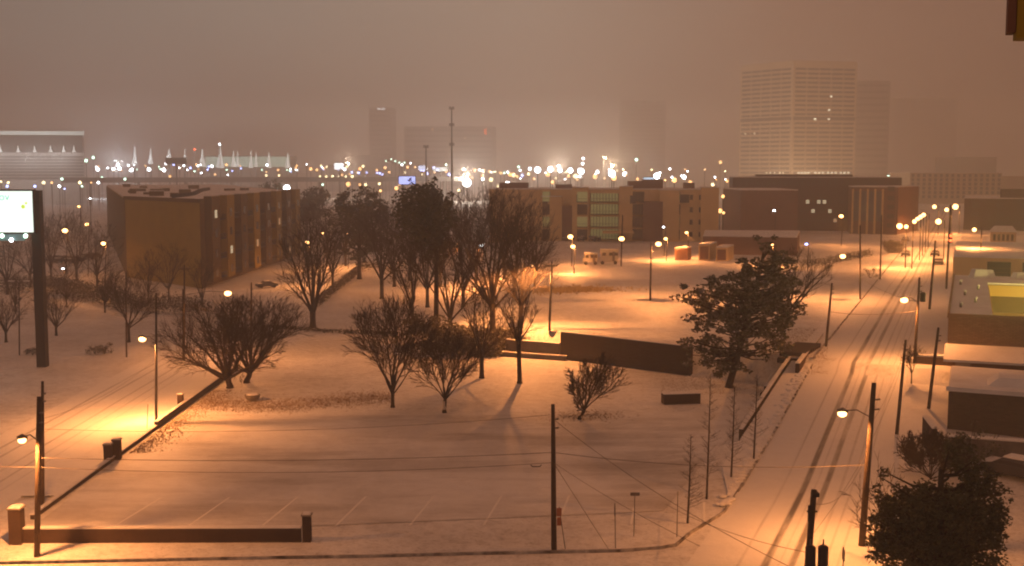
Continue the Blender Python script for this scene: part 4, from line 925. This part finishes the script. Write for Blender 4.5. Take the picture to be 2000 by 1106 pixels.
# garage building
o0=ft(1868,222); fo=[o0,o0+nR*45,o0+nR*45+u*48,o0+u*48]; r=building('garage_building','yellowish low garage building with dark doors beyond the courtyard building',fo,8.4,M['tan'],z0=PL)
for k in range(6):
    t=6+6.1*k; mb=MB(); mb.wallbox(o0,o0+nR*45,t,t+4.2,PL,PL+4.3,.05,0); dr=mb.build('garage_door',M['glass'],r)
    mb=MB(); 
    for j in range(4): mb.wallbox(o0,o0+nR*45,t,t+4.2,PL+.7+j*.8,PL+.78+j*.8,.1,0)
    mb.build('door_rib',M['ochredark'],dr)
for k in range(8): mb=MB(); mb.wallbox(o0,o0+nR*45,4+6.1*k,4.7+6.1*k,PL,8.1,.25,0); mb.build('pilaster',M['tan'],r)
o0=ft(1940,300); fo=[o0,o0+nR*6,o0+nR*6+u*6,o0+u*6]; r=building('small_house','small cream gabled house front with five windows at right',fo,9.0,M['cream'],z0=PL,cat='house')
for k in range(5): winbox(r,o0,o0+nR*6,.9+1.05*k,7.6,.6,1.6,M['glass'])
mb=MB(); mb.prism(ccw([tuple(p) for p in [o0-nR*.3-u*.3,o0+nR*6.3-u*.3,o0+nR*6.3+u*6,o0-nR*.3+u*6]]),9.0,10.4,.35); mb.build('roof',M['snow'],r)
D=420; o0=ft(1886,D); fo=[o0,o0+nR*70,o0+nR*70+u*40,o0+u*40]; r=building('dark_building','dark unlit building right of the far road',fo,zt(388,D),M['darkbrick'],z0=PL)
mb=MB(); p=o0+nR*12+u*4; mb.prism(ccw([tuple(q) for q in [p,p+nR*24,p+nR*24+u*10,p+u*10]]),zt(388,D),zt(370,D)); mb.build('roof_unit',M['darkbrick'],r)
grid(r,o0,o0+nR*70,PL+1,zt(392,D),3,9,2.5,1.7,lambda r_,c_:M['glassfar'])
# --- dark brick block centre right
D=418; A=ft(1432,D); B=ft(1762,D-8)
n=Vector((-(B-A).normalized().y,(B-A).normalized().x))*30
r=building('brick_block','wide dark brick block below the big office tower',[A,B,B+n,A+n],zt(347,D),M['darkbrick'],z0=PL)
Lb=(B-A).length; rn=random.Random(8)
grid(r,A,B,PL+2,zt(349,D),5,30,1.2,1.3,lambda r_,c_: M['litpale'] if (c_,r_) in ((13,2),(15,2),(14,1),(16,2),(17,1)) else M['litwarm'] if (c_,r_) in ((2,3),(3,3),(21,1),(18,0)) else M['glassfar'] if (r_<3 and c_>10) or r_==4 else None)
mb=MB(); mb.wallbox(A,B,8,Lb*.72,zt(347,D),zt(341,D),-3,8); mb.build('roof_unit',M['darkbrick'],r)
A2=ft(1448,D-38); B2=ft(1560,D-40); n=Vector((0,32))
r=building('brick_block','plain windowless brick block in front of the wide dark one',[A2,B2,B2+n,A2+n],zt(372,D-38),M['redbrown'],z0=PL)
A3=ft(1664,D-22); B3=ft(1756,D-30); n=Vector((3,14)); 
r=building('brick_block','brick block with tall bluish windows beside the far road',[A3,B3,B3+n,A3+n],zt(366,D-24),M['redbrown'],z0=PL)
L3=(B3-A3).length
for k in range(4): winbox(r,A3,B3,L3*(.12+.16*k),(zt(366,D-24)+PL)/2+1.5,1.9,10,mat('bluish_tall_glass',(.10,.12,.16),.25,.6) if k==0 else bpy.data.materials['bluish_tall_glass'])
for k in range(5): mb=MB(); t=L3*(.04+.16*k); mb.wallbox(A3,B3,t-.3,t+.3,PL,zt(366,D-24)-.5,.5,0); mb.build('pilaster',M['tan'],r)
for k in range(5):
    for j in (0,): winbox(r,A3,B3,L3*(.85),PL+3+3*k,2.2,1.5,M['glassfar'])
A4=ft(1752,D-30); B4=ft(1796,D-6); n=Vector((-8,22))
building('brick_block','narrow brown block at the end beside the far road',[A4,B4,B4+n,A4+n],zt(366,D-28),M['redbrown'],z0=PL)
# --- cream building with window grid
D=740; A=ft(1778,D); B=ft(1958,D-15); n=Vector((0,40)); r=building('office_building','cream mid-rise with a grid of dark windows closing the road view',[A,B,B+n,A+n],zt(338,D),M['cream'],z0=PL)
grid(r,A,B,PL+3,zt(339,D),6,16,1.7,1.9,lambda r_,c_:M['glassfar'],out=.1)
D=1000; A=ft(1868,D);B=ft(1946,D); r=building('office_building','faint blocky building just above the cream mid-rise',[A,B,B+Vector((0,50)),A+Vector((0,50))],zt(307,D),M['grey'],z0=PL,cap=False)
D=760; A=ft(1955,D);B=ft(2040,D); building('office_building','faint building at the right edge beyond the cream mid-rise',[A,B,B+Vector((0,50)),A+Vector((0,50))],zt(345,D),M['cream'],z0=PL,cap=False)
# --- office tower
D=1000; A=ft(1443,D+48); B=ft(1545,D); C=ft(1669,D+14); E=ft(1560,D+70)
ztw=zt(118,D); r=thing('office_tower','tall pale office tower with rows of ribbon windows fading into fog','tower',(B.x,B.y,PL))
mb=MB(); mb.prism(ccw([A,B,C,E]),0,ztw); mb.build('wall',M['tower'],r)
NF=27; fh=(ztw-10-PL)/NF
for (p,q) in ((A,B),(B,C)):
    Lq=(q-p).length
    for k in range(NF):
        if k==15: continue
        z=PL+6+fh*k; 
        mb=MB(); nbay=5
        for j in range(nbay): mb.wallbox(p,q,1.5+(Lq-3)*j/nbay+.6,1.5+(Lq-3)*(j+1)/nbay-.6,z,z+fh*.46,.15,0)
        mb.build('window_band',M['glassfar'],r)
    mb=MB(); mb.wallbox(p,q,1,Lq-1,PL+6+fh*15-.2,PL+6+fh*15+fh*.7,.2,0); mb.build('plant_floor_band',M['glassfar'],r)
rn=random.Random(12)
def lw(p,q,fl,ts,w_,m_):
    Lq=(q-p).length
    for t in ts: winbox(r,p,q,Lq*t,PL+6+fh*fl+fh*.23,w_,fh*.36,M['towerlit'],out=.3)
lw(B,C,3,[.12,.17,.22,.27,.38,.44,.5,.58,.64,.7,.78,.84,.9],1.9,M['litpale']); lw(B,C,2,[.24,.3,.44,.5,.56],1.7,M['litpale'])
lw(A,B,3,[.55,.62,.7,.8,.86],1.4,M['litwarm']); lw(A,B,12,[.12,.3],1.6,M['litpale']); lw(B,C,15,[.35,.36,.57],2,M['litpale']); lw(B,C,17,[.57],2,M['litpale']); lw(B,C,20,[.6],2,M['litpale']); lw(B,C,0,[.5,.56,.9],2,M['litwarm'])
# faint towers
for (x0,x1,yt,D,lab,m_) in ((1668,1734,158,1500,'faint slab tower right behind the big office tower','grey'),(1742,1866,192,2600,'barely visible wide tower dissolving in fog at right','grey'),(1212,1299,196,2300,'faint square tower in fog left of the big office tower','grey'),(722,764,210,2000,'faint slim tower with lit top above the city lights','grey'),(790,962,247,1750,'faint broad hotel block behind the radio mast','grey'),(1205,1236,318,1500,'faint low block by the square tower','grey')):
    A=ft(x0,D);B=ft(x1,D); r=building('tower' if yt<240 else 'hotel_block',lab,[A,B,B+Vector((5,40)),A+Vector((0,40))],zt(yt,D),M[m_],z0=0,cap=False)
    nr=int((zt(yt,D)-PL)/8)
    for k in range(nr): mb=MB(); mb.wallbox(A,B,2,(B-A).length-2,8+8*k,11+8*k,.3,0); mb.build('window_band',M['glassfar'],r)
    if x0==722:
        for t in (.45,.65): winbox(r,A,B,(B-A).length*t,zt(213,D),5,2.8,M['whitescreen'],name='lit_sign',out=1)
    if x0==790:
        winbox(r,A,B,(B-A).length*.92,zt(257,D),2,7,M['redlit'],name='lit_sign',out=1); winbox(r,A,B,(B-A).length*.69,zt(270,D),2.5,2.5,M['litpale'],out=1); winbox(r,A,B,(B-A).length*.32,zt(253,D),4,4,M['litwarm'],out=1)
    if x0==1212:
        for t in (.75,.9): winbox(r,A,B,(B-A).length*t,zt(199,D),4,3,M['litwarm'],out=1)
# stadium shape
D=1300; A=ft(640,D); r=thing('arena','low curved arena roof in the haze behind the white screen','building',(A.x,A.y,0)); mb=MB()
for k in range(10):
    a0=ft(640+14*k,D); a1=ft(640+14*(k+1),D); hh=zt(325-22*math.sin(math.pi*(k+.5)/10),D); mb.prism(ccw([a0,a1,a1+Vector((0,60)),a0+Vector((0,60))]),0,hh)
mb.build('roof',M['grey'],r)
# --- left grey building with lit edge
D=820; A=ft(-40,D); B=ft(166,D+10); r=building('office_building','grey banded office building with lit roof edge at far left',[A,B,B*1.06,A*1.06],zt(262,D),M['palegrey'],z0=0,cap=False)
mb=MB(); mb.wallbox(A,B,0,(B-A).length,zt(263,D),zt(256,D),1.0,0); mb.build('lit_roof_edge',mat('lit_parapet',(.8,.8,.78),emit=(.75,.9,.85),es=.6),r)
mb=MB(); mb.wallbox(A,B,0,(B-A).length-1,zt(298,D),zt(264,D),.5,0); mb.build('upper_band',M['bandgrey'],r)
for k in range(8): mb=MB(); mb.wallbox(A,B,0,(B-A).length-1,zt(308+6*k,D),zt(305+6*k,D),.5,0); mb.build('window_band',M['bandgrey'],r)
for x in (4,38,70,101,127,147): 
    t=(B-A).length*(x+40)/206.; mb=MB(); p=A.lerp(B,t/(B-A).length); mb.tube([(p.x,p.y-1.5,zt(297,D)),(p.x,p.y-1.5,zt(292,D)),(p.x,p.y-1.5,zt(284,D))],[1.3,.5,.1],6); u_=mb.build('uplight',M['beam'],r)  # each uplight and its cone of light as one glowing mesh
    if x in (4,70,127): light(r,Vector((p.x,p.y-14,zt(310,D))),7000,(.95,.92,.9),'POINT',1.0)
# --- lit beacons: their cones of white light shaped as glowing solids
D=1050
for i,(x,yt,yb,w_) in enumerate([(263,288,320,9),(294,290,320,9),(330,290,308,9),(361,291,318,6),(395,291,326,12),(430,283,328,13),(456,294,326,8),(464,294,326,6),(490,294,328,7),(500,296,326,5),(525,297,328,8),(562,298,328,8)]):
    b=P(x,yb,D); t=P(x,yt,D); root=thing('lit_beacon',['first white light cone, left end of the far beacon row','second white light cone from the left in the beacon row','white light cone over the left of the dark billboard','thin white light cone over the right of the dark billboard','tall white light cone right of the dark billboard','tallest widest white light cone of the far beacon row','left light cone of the close pair in the far beacon row','right light cone of the close pair in the far beacon row','left light cone of the second close pair of beacons','right and smallest light cone of the second close pair of beacons','second to last white light cone of the far beacon row','last white light cone, right end of the far beacon row'][i],'beacon',(b.x,b.y,0),'white light cones of the beacons')
    mb=MB(); s=D/F; mb.tube([b,b.lerp(t,.25),b.lerp(t,.6),t],[w_*s*.62,w_*s*.42,w_*s*.2,w_*s*.08],8); mb.build('light_cone',M['beam'],root); mb=MB(); mb.tube([(b.x,b.y,0),b],[1,.8],6); mb.build('mast',M['steel'],root)
mb=MB(); A=ft(400,D+20);B=ft(568,D+20); r=building('convention_hall','low hall washed with greenish light behind the beacons',[A,B,B+Vector((0,30)),A+Vector((0,30))],zt(304,D),M['grey'],z0=0,cap=False)
mb=MB(); mb.wallbox(A,B,1,(B-A).length-1,zt(326,D),zt(306,D),.5,0); mb.build('lit_facade',mat('greenish_wash_glow',(.4,.5,.45),emit=(.6,.8,.66),es=.6),r)  # greenish wash of light put into the facade as its own glow
# --- highway overpass
r=thing('overpass','long highway overpass crossing behind the apartment roof','bridge',(ft(120,800).x,ft(120,800).y,0))
A=ft(120,800);B=ft(905,900); z_=zt(350,830)
mb=MB(); mb.wallbox(A,B,0,(B-A).length,z_-2.2,z_,0,14); mb.build('deck',M['concrete'],r)
for o_ in (0,13.6): mb=MB(); mb.wallbox(A,B,0,(B-A).length,z_,z_+1.1,-o_,o_+.4); mb.build('barrier',M['concrete'],r)
for k in range(9):
    p=A.lerp(B,(k+.5)/9); mb=MB(); mb.tube([(p.x,p.y+6,0),(p.x,p.y+6,z_-2.2)],1.1,8); mb.build('pier',M['concrete'],r)
# --- billboards
def billboard(lab,x0,x1,y0,y1,D,px_pole,m_,ybase=None,name='billboard'):
    a=P(x0,y0,D);b_=P(x1,y1,D); pp=P(px_pole,y1,D); z0=float(hgt(pp.x,pp.y)); root=thing(name,lab,'billboard',(pp.x,pp.y,z0))
    mb=MB(); mb.box(((a.x+b_.x)/2,D+.6,(a.z+b_.z)/2),(b_.x-a.x+.6,1.0,a.z-b_.z+.6)); mb.build('frame',M['darksteel'],root)
    if m_: mb=MB(); mb.box(((a.x+b_.x)/2,D+.05,(a.z+b_.z)/2),(b_.x-a.x,.08,a.z-b_.z)); mb.build('lit_panel',m_,root)
    mb=MB(); mb.tube([(pp.x,D+1.6,z0),(pp.x,D+1.6,b_.z+.2)],.5,10); mb.build('pole',M['darksteel'],root); return root
billboard('dark unlit billboard seen between the white light cones',324,363,309,320,800,343,None)
billboard('blue-lit billboard just left of the tall evergreen top',779,811,345,360,520,786,M['bluescreen'])
billboard('small white-lit screen far off over the highway',653,671,319,331,900,662,M['whitescreen'])
billboard('pale blue lit sign beyond the long tan block',1257,1277,347,360,620,1266,mat('pale_blue_screen',(.6,.8,1),emit=(.5,.75,.95),es=1.6))
billboard('bluish lit sign left of the radio mast',817,832,324,333,900,825,mat('bluish_sign',(.6,.7,1),emit=(.6,.7,1),es=1.8))
billboard('wide whitish lit sign at the foot of the radio mast',846,874,327,335,900,860,mat('whitish_sign',(.8,.9,.9),emit=(.8,.9,.9),es=1.2))
# big near LED billboard
b=G(84,716); D=b.y; root=thing('billboard','large white-lit billboard on a thick black pole at the left edge','billboard',b)
mb=MB(); w_=.55; tp=P(84,372,D); mb.box((b.x,b.y,(tp.z+b.z)/2),(1.15,1.15,tp.z-b.z)); mb.build('pole',M['darksteel'],root)
x0=P(-120,370,D).x; x1=P(71,370,D).x; za=P(0,372,D).z; zb=P(0,454,D).z
mb=MB(); mb.box(((x0+x1)/2,D-.9,(za+zb)/2),(x1-x0+.25,.7,za-zb+.25)); mb.build('cabinet',M['darksteel'],root)
mb=MB(); mb.box(((x0+x1)/2,D-1.27,(za+zb)/2),(x1-x0-.1,.06,za-zb-.15)); scr=mb.build('screen',None or mat('white_led_screen',(1,1,1),emit=(.80,1.0,.90),es=1.35),root)
scr.data.materials[0].cycles.emission_sampling='FRONT'
z2=P(0,468,D).z; x2=P(54,460,D).x
mb=MB(); mb.box(((x0+x2)/2,D-1.0,(zb+z2)/2-.12),(x2-x0,.5,zb-z2-.1)); lo=mb.build('lower_panel',mat('dim_teal_panel',(.10,.16,.16),emit=(.10,.20,.20),es=.6),root)
for x in (4,50): q=P(x,461,D-1.3); mb=MB(); mb.ball(q,.28,8); mb.build('panel_light',M['greenfar'],lo)
mb=MB(); q=P(22,469,D-1.4); mb.ball(q,.25,8); mb.build('panel_light',M['whitefar'],lo)
gm=mat('green_screen_letter',(.1,.5,.3),emit=(.25,.72,.50),es=.9)
def text(s,px,py,D,size,m_,name,parent):
    c=bpy.data.curves.new(name,'FONT'); c.body=s; c.size=size; c.extrude=.01; c.align_x='CENTER'; c.align_y='CENTER'; c.materials.append(m_)
    t_=bpy.data.objects.new('tmp',c); col.objects.link(t_); bpy.context.view_layer.update(); me=bpy.data.meshes.new_from_object(t_.evaluated_get(bpy.context.evaluated_depsgraph_get())); bpy.data.objects.remove(t_); o=bpy.data.objects.new(name,me); link(o,parent,P(px,py,D)); o.rotation_euler=(math.pi/2,0,0); return o
text('ov',8,385,D-1.36,1.35,gm,'screen_text',scr)
lm=mat('screen_leaf_yellow_green',(.6,.8,.1),emit=(.62,.85,.12),es=1.0)
q=P(45,404,D-1.36); mb=MB(); mb.tube([q+Vector((0,.01,0)),q+Vector((0,-.02,0))],.27,12); mb.build('screen_mark',lm,scr)
q=P(51,397,D-1.36); mb=MB(); mb.tube([q+Vector((0,.01,0)),q+Vector((0,-.02,0))],.16,10); mb.build('screen_mark',lm,scr)
q=P(39,404,D-1.36); mb=MB(); mb.box(q,(.12,.03,.6)); mb.build('screen_mark',mat('screen_mark_violet',(.5,.5,.9),emit=(.66,.66,.95),es=1.0),scr)
# radio mast
for (x,yt,D,lab) in ((882,210,640,'tall thin radio mast with antenna tiers above the trees'),(832,285,640,'shorter antenna mast left of the tall radio mast')):
    t=P(x,yt,D); root=thing('radio_mast',lab,'mast',(t.x,t.y,0)); mb=MB(); mb.tube([(t.x,t.y,0),(t.x,t.y,t.z)],[.7,.35],6); mb.build('mast',M['darksteel'],root)
    for f in ((.99,.72,.4) if yt<250 else (.97,)):
        z=25+(t.z-25)*f; mb=MB()
        for k in range(6): a=k*1.047; mb.box((t.x+1.2*math.cos(a),t.y+1.2*math.sin(a),z),(.35,.35,1.6))
        mb.box((t.x,t.y,z),(3,.2,.2)); mb.box((t.x,t.y,z),(.2,3,.2)); mb.build('antenna_tier',M['darksteel'],root)
# ---------------------------------------------------------------- far city lights
def far(px,py,r,mn,D,lab,grp,poleh=True):
    t=P(px,py,D); root=thing('city_light',lab,'city light',(t.x,t.y,0),grp)
    mb=MB(); mb.tube([(t.x,t.y,0),(t.x,t.y,t.z)],.18,4); mb.build('pole',M['steel'],root)
    mb=MB(); mb.ball(t,r*D/F*.5,8); mb.build('bulb',M[mn],root); return root
S=[]
# (px,py,diameter px,material)
left=[(222,331,6,'whitefar'),(233,329,7,'whitefar'),(191,331,7,'whitefar'),(257,332,7,'whitefar'),(291,331,7,'whitefar'),(320,332,7,'whitefar'),(251,323,4,'whitefar'),(284,324,3,'orangefar'),(310,326,3,'greenfar'),(324,320,4,'whitefar'),(350,328,3,'whitefar'),(359,324,4,'whitefar'),(366,332,3,'whitefar'),(383,322,5,'orangefar'),(408,326,4,'bluefar'),(414,325,5,'whitefar'),(442,322,5,'orangefar'),(332,345,5,'orangefar'),(420,341,4,'orangefar'),(393,338,4,'whitefar'),(380,292,4,'redlit'),(429,282,4,'whitefar'),(445,342,3,'whitefar'),(168,314,6,'greenfar'),(182,308,6,'greenfar'),(16,357,5,'yellowfar'),(14,364,5,'bluefar'),(2,355,4,'yellowfar'),(68,364,5,'bluefar'),(85,357,6,'yellowfar'),(101,357,4,'orangefar'),(116,364,5,'whitefar'),(126,369,3,'bluefar'),(156,357,6,'yellowfar'),(160,364,4,'greenfar'),(178,357,3,'orangefar'),(192,357,5,'whitefar'),(199,347,4,'greenfar'),(121,350,5,'greenfar'),(176,388,3,'whitefar'),(244,350,5,'greenfar')]
mid=[(560,368,12,'whitefar'),(578,328,5,'orangefar'),(607,330,6,'orangefar'),(619,332,5,'orangefar'),(627,324,4,'yellowfar'),(632,331,3,'bluefar'),(677,326,4,'yellowfar'),(673,331,5,'whitefar'),(703,330,6,'orangefar'),(709,325,5,'yellowfar'),(687,337,4,'bluefar'),(701,338,4,'bluefar'),(742,339,4,'bluefar'),(736,333,4,'orangefar'),(752,328,5,'orangefar'),(785,322,4,'whitefar'),(796,327,5,'orangefar'),(826,336,4,'orangefar'),(834,339,5,'bluefar'),(877,341,5,'bluefar'),(625,345,4,'yellowfar'),(637,345,4,'yellowfar'),(649,345,5,'yellowfar'),(662,345,4,'yellowfar'),(675,345,4,'yellowfar'),(688,345,5,'yellowfar'),(545,343,4,'yellowfar'),(520,343,4,'yellowfar'),(630,361,4,'greenfar'),(680,360,8,'orangefar'),(703,361,4,'orangefar'),(714,361,5,'yellowfar'),(741,359,5,'yellowfar'),(743,373,5,'orangefar'),(774,368,7,'orangefar'),(780,360,5,'orangefar'),(772,315,3,'greenfar'),(780,318,3,'greenfar'),(790,318,3,'greenfar'),(802,319,3,'whitefar'),(764,311,3,'greenfar'),(754,315,3,'greenfar'),(871,322,4,'greenfar'),(904,331,5,'orangefar'),(915,341,7,'orangefar'),(912,357,15,'whitefar'),(927,333,6,'orangefar'),(944,334,5,'orangefar'),(956,335,5,'orangefar'),(942,344,5,'orangefar'),(959,351,7,'yellowfar'),(943,350,5,'whitefar'),(991,360,10,'whitefar'),(978,338,5,'orangefar'),(996,341,7,'orangefar'),(985,338,4,'greenfar'),(896,372,5,'yellowfar'),(972,364,3,'yellowfar'),(965,336,3,'yellowfar')]
right=[(1003,342,8,'orangefar'),(1021,363,7,'whitefar'),(1035,330,6,'whitefar'),(1050,332,11,'whitefar'),(1075,331,10,'whitefar'),(1094,333,8,'whitefar'),(1114,333,9,'whitefar'),(1135,335,11,'whitefar'),(1138,320,5,'whitefar'),(1139,310,5,'whitefar'),(1106,336,4,'yellowfar'),(1070,341,8,'orangefar'),(1111,344,6,'orangefar'),(1124,344,8,'yellowfar'),(1033,340,6,'yellowfar'),(1043,349,5,'orangefar'),(1079,356,6,'orangefar'),(1162,345,8,'orangefar'),(1167,336,6,'whitefar'),(1195,339,12,'whitefar'),(1199,348,9,'orangefar'),(1220,340,8,'whitefar'),(1243,312,6,'greenfar'),(1245,350,5,'orangefar'),(1236,359,6,'yellowfar'),(1283,344,11,'whitefar'),(1289,338,4,'whitefar'),(1317,352,9,'orangefar'),(1336,346,8,'whitefar'),(1348,356,6,'orangefar'),(1299,352,4,'orangefar'),(1392,361,6,'yellowfar'),(1399,351,3,'orangefar'),(1420,354,5,'orangefar'),(1407,317,6,'orangefar'),(1412,384,6,'orangefar'),(1406,412,8,'orangefar'),(1413,416,5,'orangefar'),(1179,307,4,'yellowfar'),(1183,309,4,'orangefar'),(1020,343,5,'bluefar'),(1013,326,5,'greenfar'),(1010,345,5,'orangefar'),(1181,348,4,'orangefar'),(1748,357,6,'yellowfar'),(1747,340,5,'whitefar'),(1735,344,4,'greenfar')]
cn={'whitefar':'white','orangefar':'orange','yellowfar':'yellow','bluefar':'blue','greenfar':'greenish','redlit':'red'}
rn=random.Random(77)
ZN=[(170,'before the grey office building'),(300,'at the left of the beacons'),(375,'around the dark billboard'),(470,'under the tallest beacons'),(600,'over the right apartment roof'),(692,'around the white screen'),(760,'between white screen and blue billboard'),(850,'around the blue billboard'),(930,'beside the tall radio mast'),(1005,'right of the radio mast'),(1060,'over the tan block left end'),(1130,'over the tan block left half'),(1210,'over the tan block middle'),(1300,'over the tan block right half'),(1440,'left of the office tower'),(3000,'by the office tower foot')]
OR=['first','second','third','fourth','fifth','sixth','seventh','eighth','ninth','tenth','eleventh','twelfth','thirteenth','fourteenth','fifteenth','sixteenth','seventeenth','eighteenth','nineteenth','twentieth']
byk={}
extra=[]
for _ in range(95):
    z_=rn.random()
    if z_<.38: x=rn.uniform(172,600); mn=rn.choice(['whitefar','whitefar','greenfar','bluefar','orangefar']); y=rn.uniform(320,336)
    elif z_<.62: x=rn.uniform(610,900); mn=rn.choice(['orangefar','yellowfar','whitefar','bluefar']); y=rn.uniform(324,343)
    else: x=rn.uniform(905,1430); mn=rn.choice(['orangefar','yellowfar','whitefar','whitefar']); y=rn.uniform(330,352)
    extra.append((x,y,rn.uniform(2.4,4.2),mn))
for (x,y,d,mn) in left+mid+right+extra:
    sz='large' if d>=9 else 'small' if d>=5 else 'tiny'; zn=[z for (xx,z) in ZN if x<xx][0]
    byk.setdefault((sz,cn[mn],zn),[]).append((x,y,d,mn))
for (sz,cname,zn),arr in byk.items():
    for q_,(x,y,d,mn) in enumerate(sorted(arr)):
        D=rn.uniform(760,1000) if y<350 else rn.uniform(560,720) if y<372 else rn.uniform(430,520)
        if x<170 and y>300: D=rn.uniform(500,700)
        if 1400<x<1420 and y>380: D=400
        if d>=9: D=480
        lab=f'{sz} {cname} distant light {zn}' if len(arr)==1 else f'{OR[q_]} from left of the {sz} {cname} lights {zn}'
        far(x,y,d*1.1,mn,D,lab,f'{sz} {cname} distant lights')
# lamps added high over the city to light the haze, for its glow
for (x,y,D,pw,c) in ((230,322,1000,110000,(.85,.92,1)),(912,345,900,150000,(1,.85,.7)),(1090,325,900,120000,(1,.8,.6)),(1195,325,900,110000,(1,.75,.5)),(500,320,1100,150000,(.85,1,.9)),(680,320,1000,70000,(1,.75,.55)),(1560,380,880,200000,(1,.62,.32))):
    t=P(x,y,D); root=thing('haze_glow_mast','added haze-glow lamp over '+{230:'the white-lit yards at far left',912:'the yards right of the radio mast',1090:'the brightest row of white lights',1195:'the yards beyond the long tan block',500:'the lit beacons',680:'the highway by the white screen',1560:'the foot of the office tower'}[x],'floodlight',(t.x,t.y,0))
    mb=MB(); mb.tube([(t.x,t.y,0),(t.x,t.y,t.z)],.3,6); mb.build('mast',M['steel'],root); mb=MB(); mb.ball(t,.8,8); mb.build('bulb',M['whitefar'],root); light(root,t+Vector((0,-1.5,1.5)),pw,c,'POINT',1.0)
# ---------------------------------------------------------------- corner of the photographer's own building
a=P(1985,74,6.0); root=thing('balcony_box','ochre underside corner of a balcony above at the top right','balcony',(a.x,a.y,a.z))
z1=a.z+1.2; k_=a.x/a.y
mb=MB(); mb.prism(ccw([(a.x,a.y),(a.x+1.6,a.y),(a.x+1.7,a.y+.18),(a.x+.05,a.y+.16)]),a.z,z1); mb.build('panel',M['ochre'],root)
mb=MB(); mb.prism(ccw([(a.x-.035,a.y+.03),(a.x-.002,a.y+.005),(a.x+.045,a.y+.16),(a.x+.01,a.y+.16)]),a.z+.03,z1); mb.build('edge_trim',M['redbrown'],root)
mb=MB(); mb.box((a.x+.9,a.y+.1,z1+.1),(1.9,.5,.2)); mb.build('slab',M['concrete'],root)
# ---------------------------------------------------------------- haze
hm=bpy.data.materials.new('haze_air'); hm.use_nodes=True; n_=hm.node_tree.nodes; n_.clear()
out=n_.new('ShaderNodeOutputMaterial'); pv=n_.new('ShaderNodeVolumePrincipled'); pv.inputs['Density'].default_value=.00122; pv.inputs['Color'].default_value=(.93,.90,.88,1); pv.inputs['Anisotropy'].default_value=.7
hm.node_tree.links.new(pv.outputs[0],out.inputs['Volume'])
mb=MB(); mb.box((0,0,(150-1.2)/2),(10400,10400,151.2)); o=mb.build('haze',hm); tag(o,'thin snowy night haze over the whole place','haze',kind='stuff')
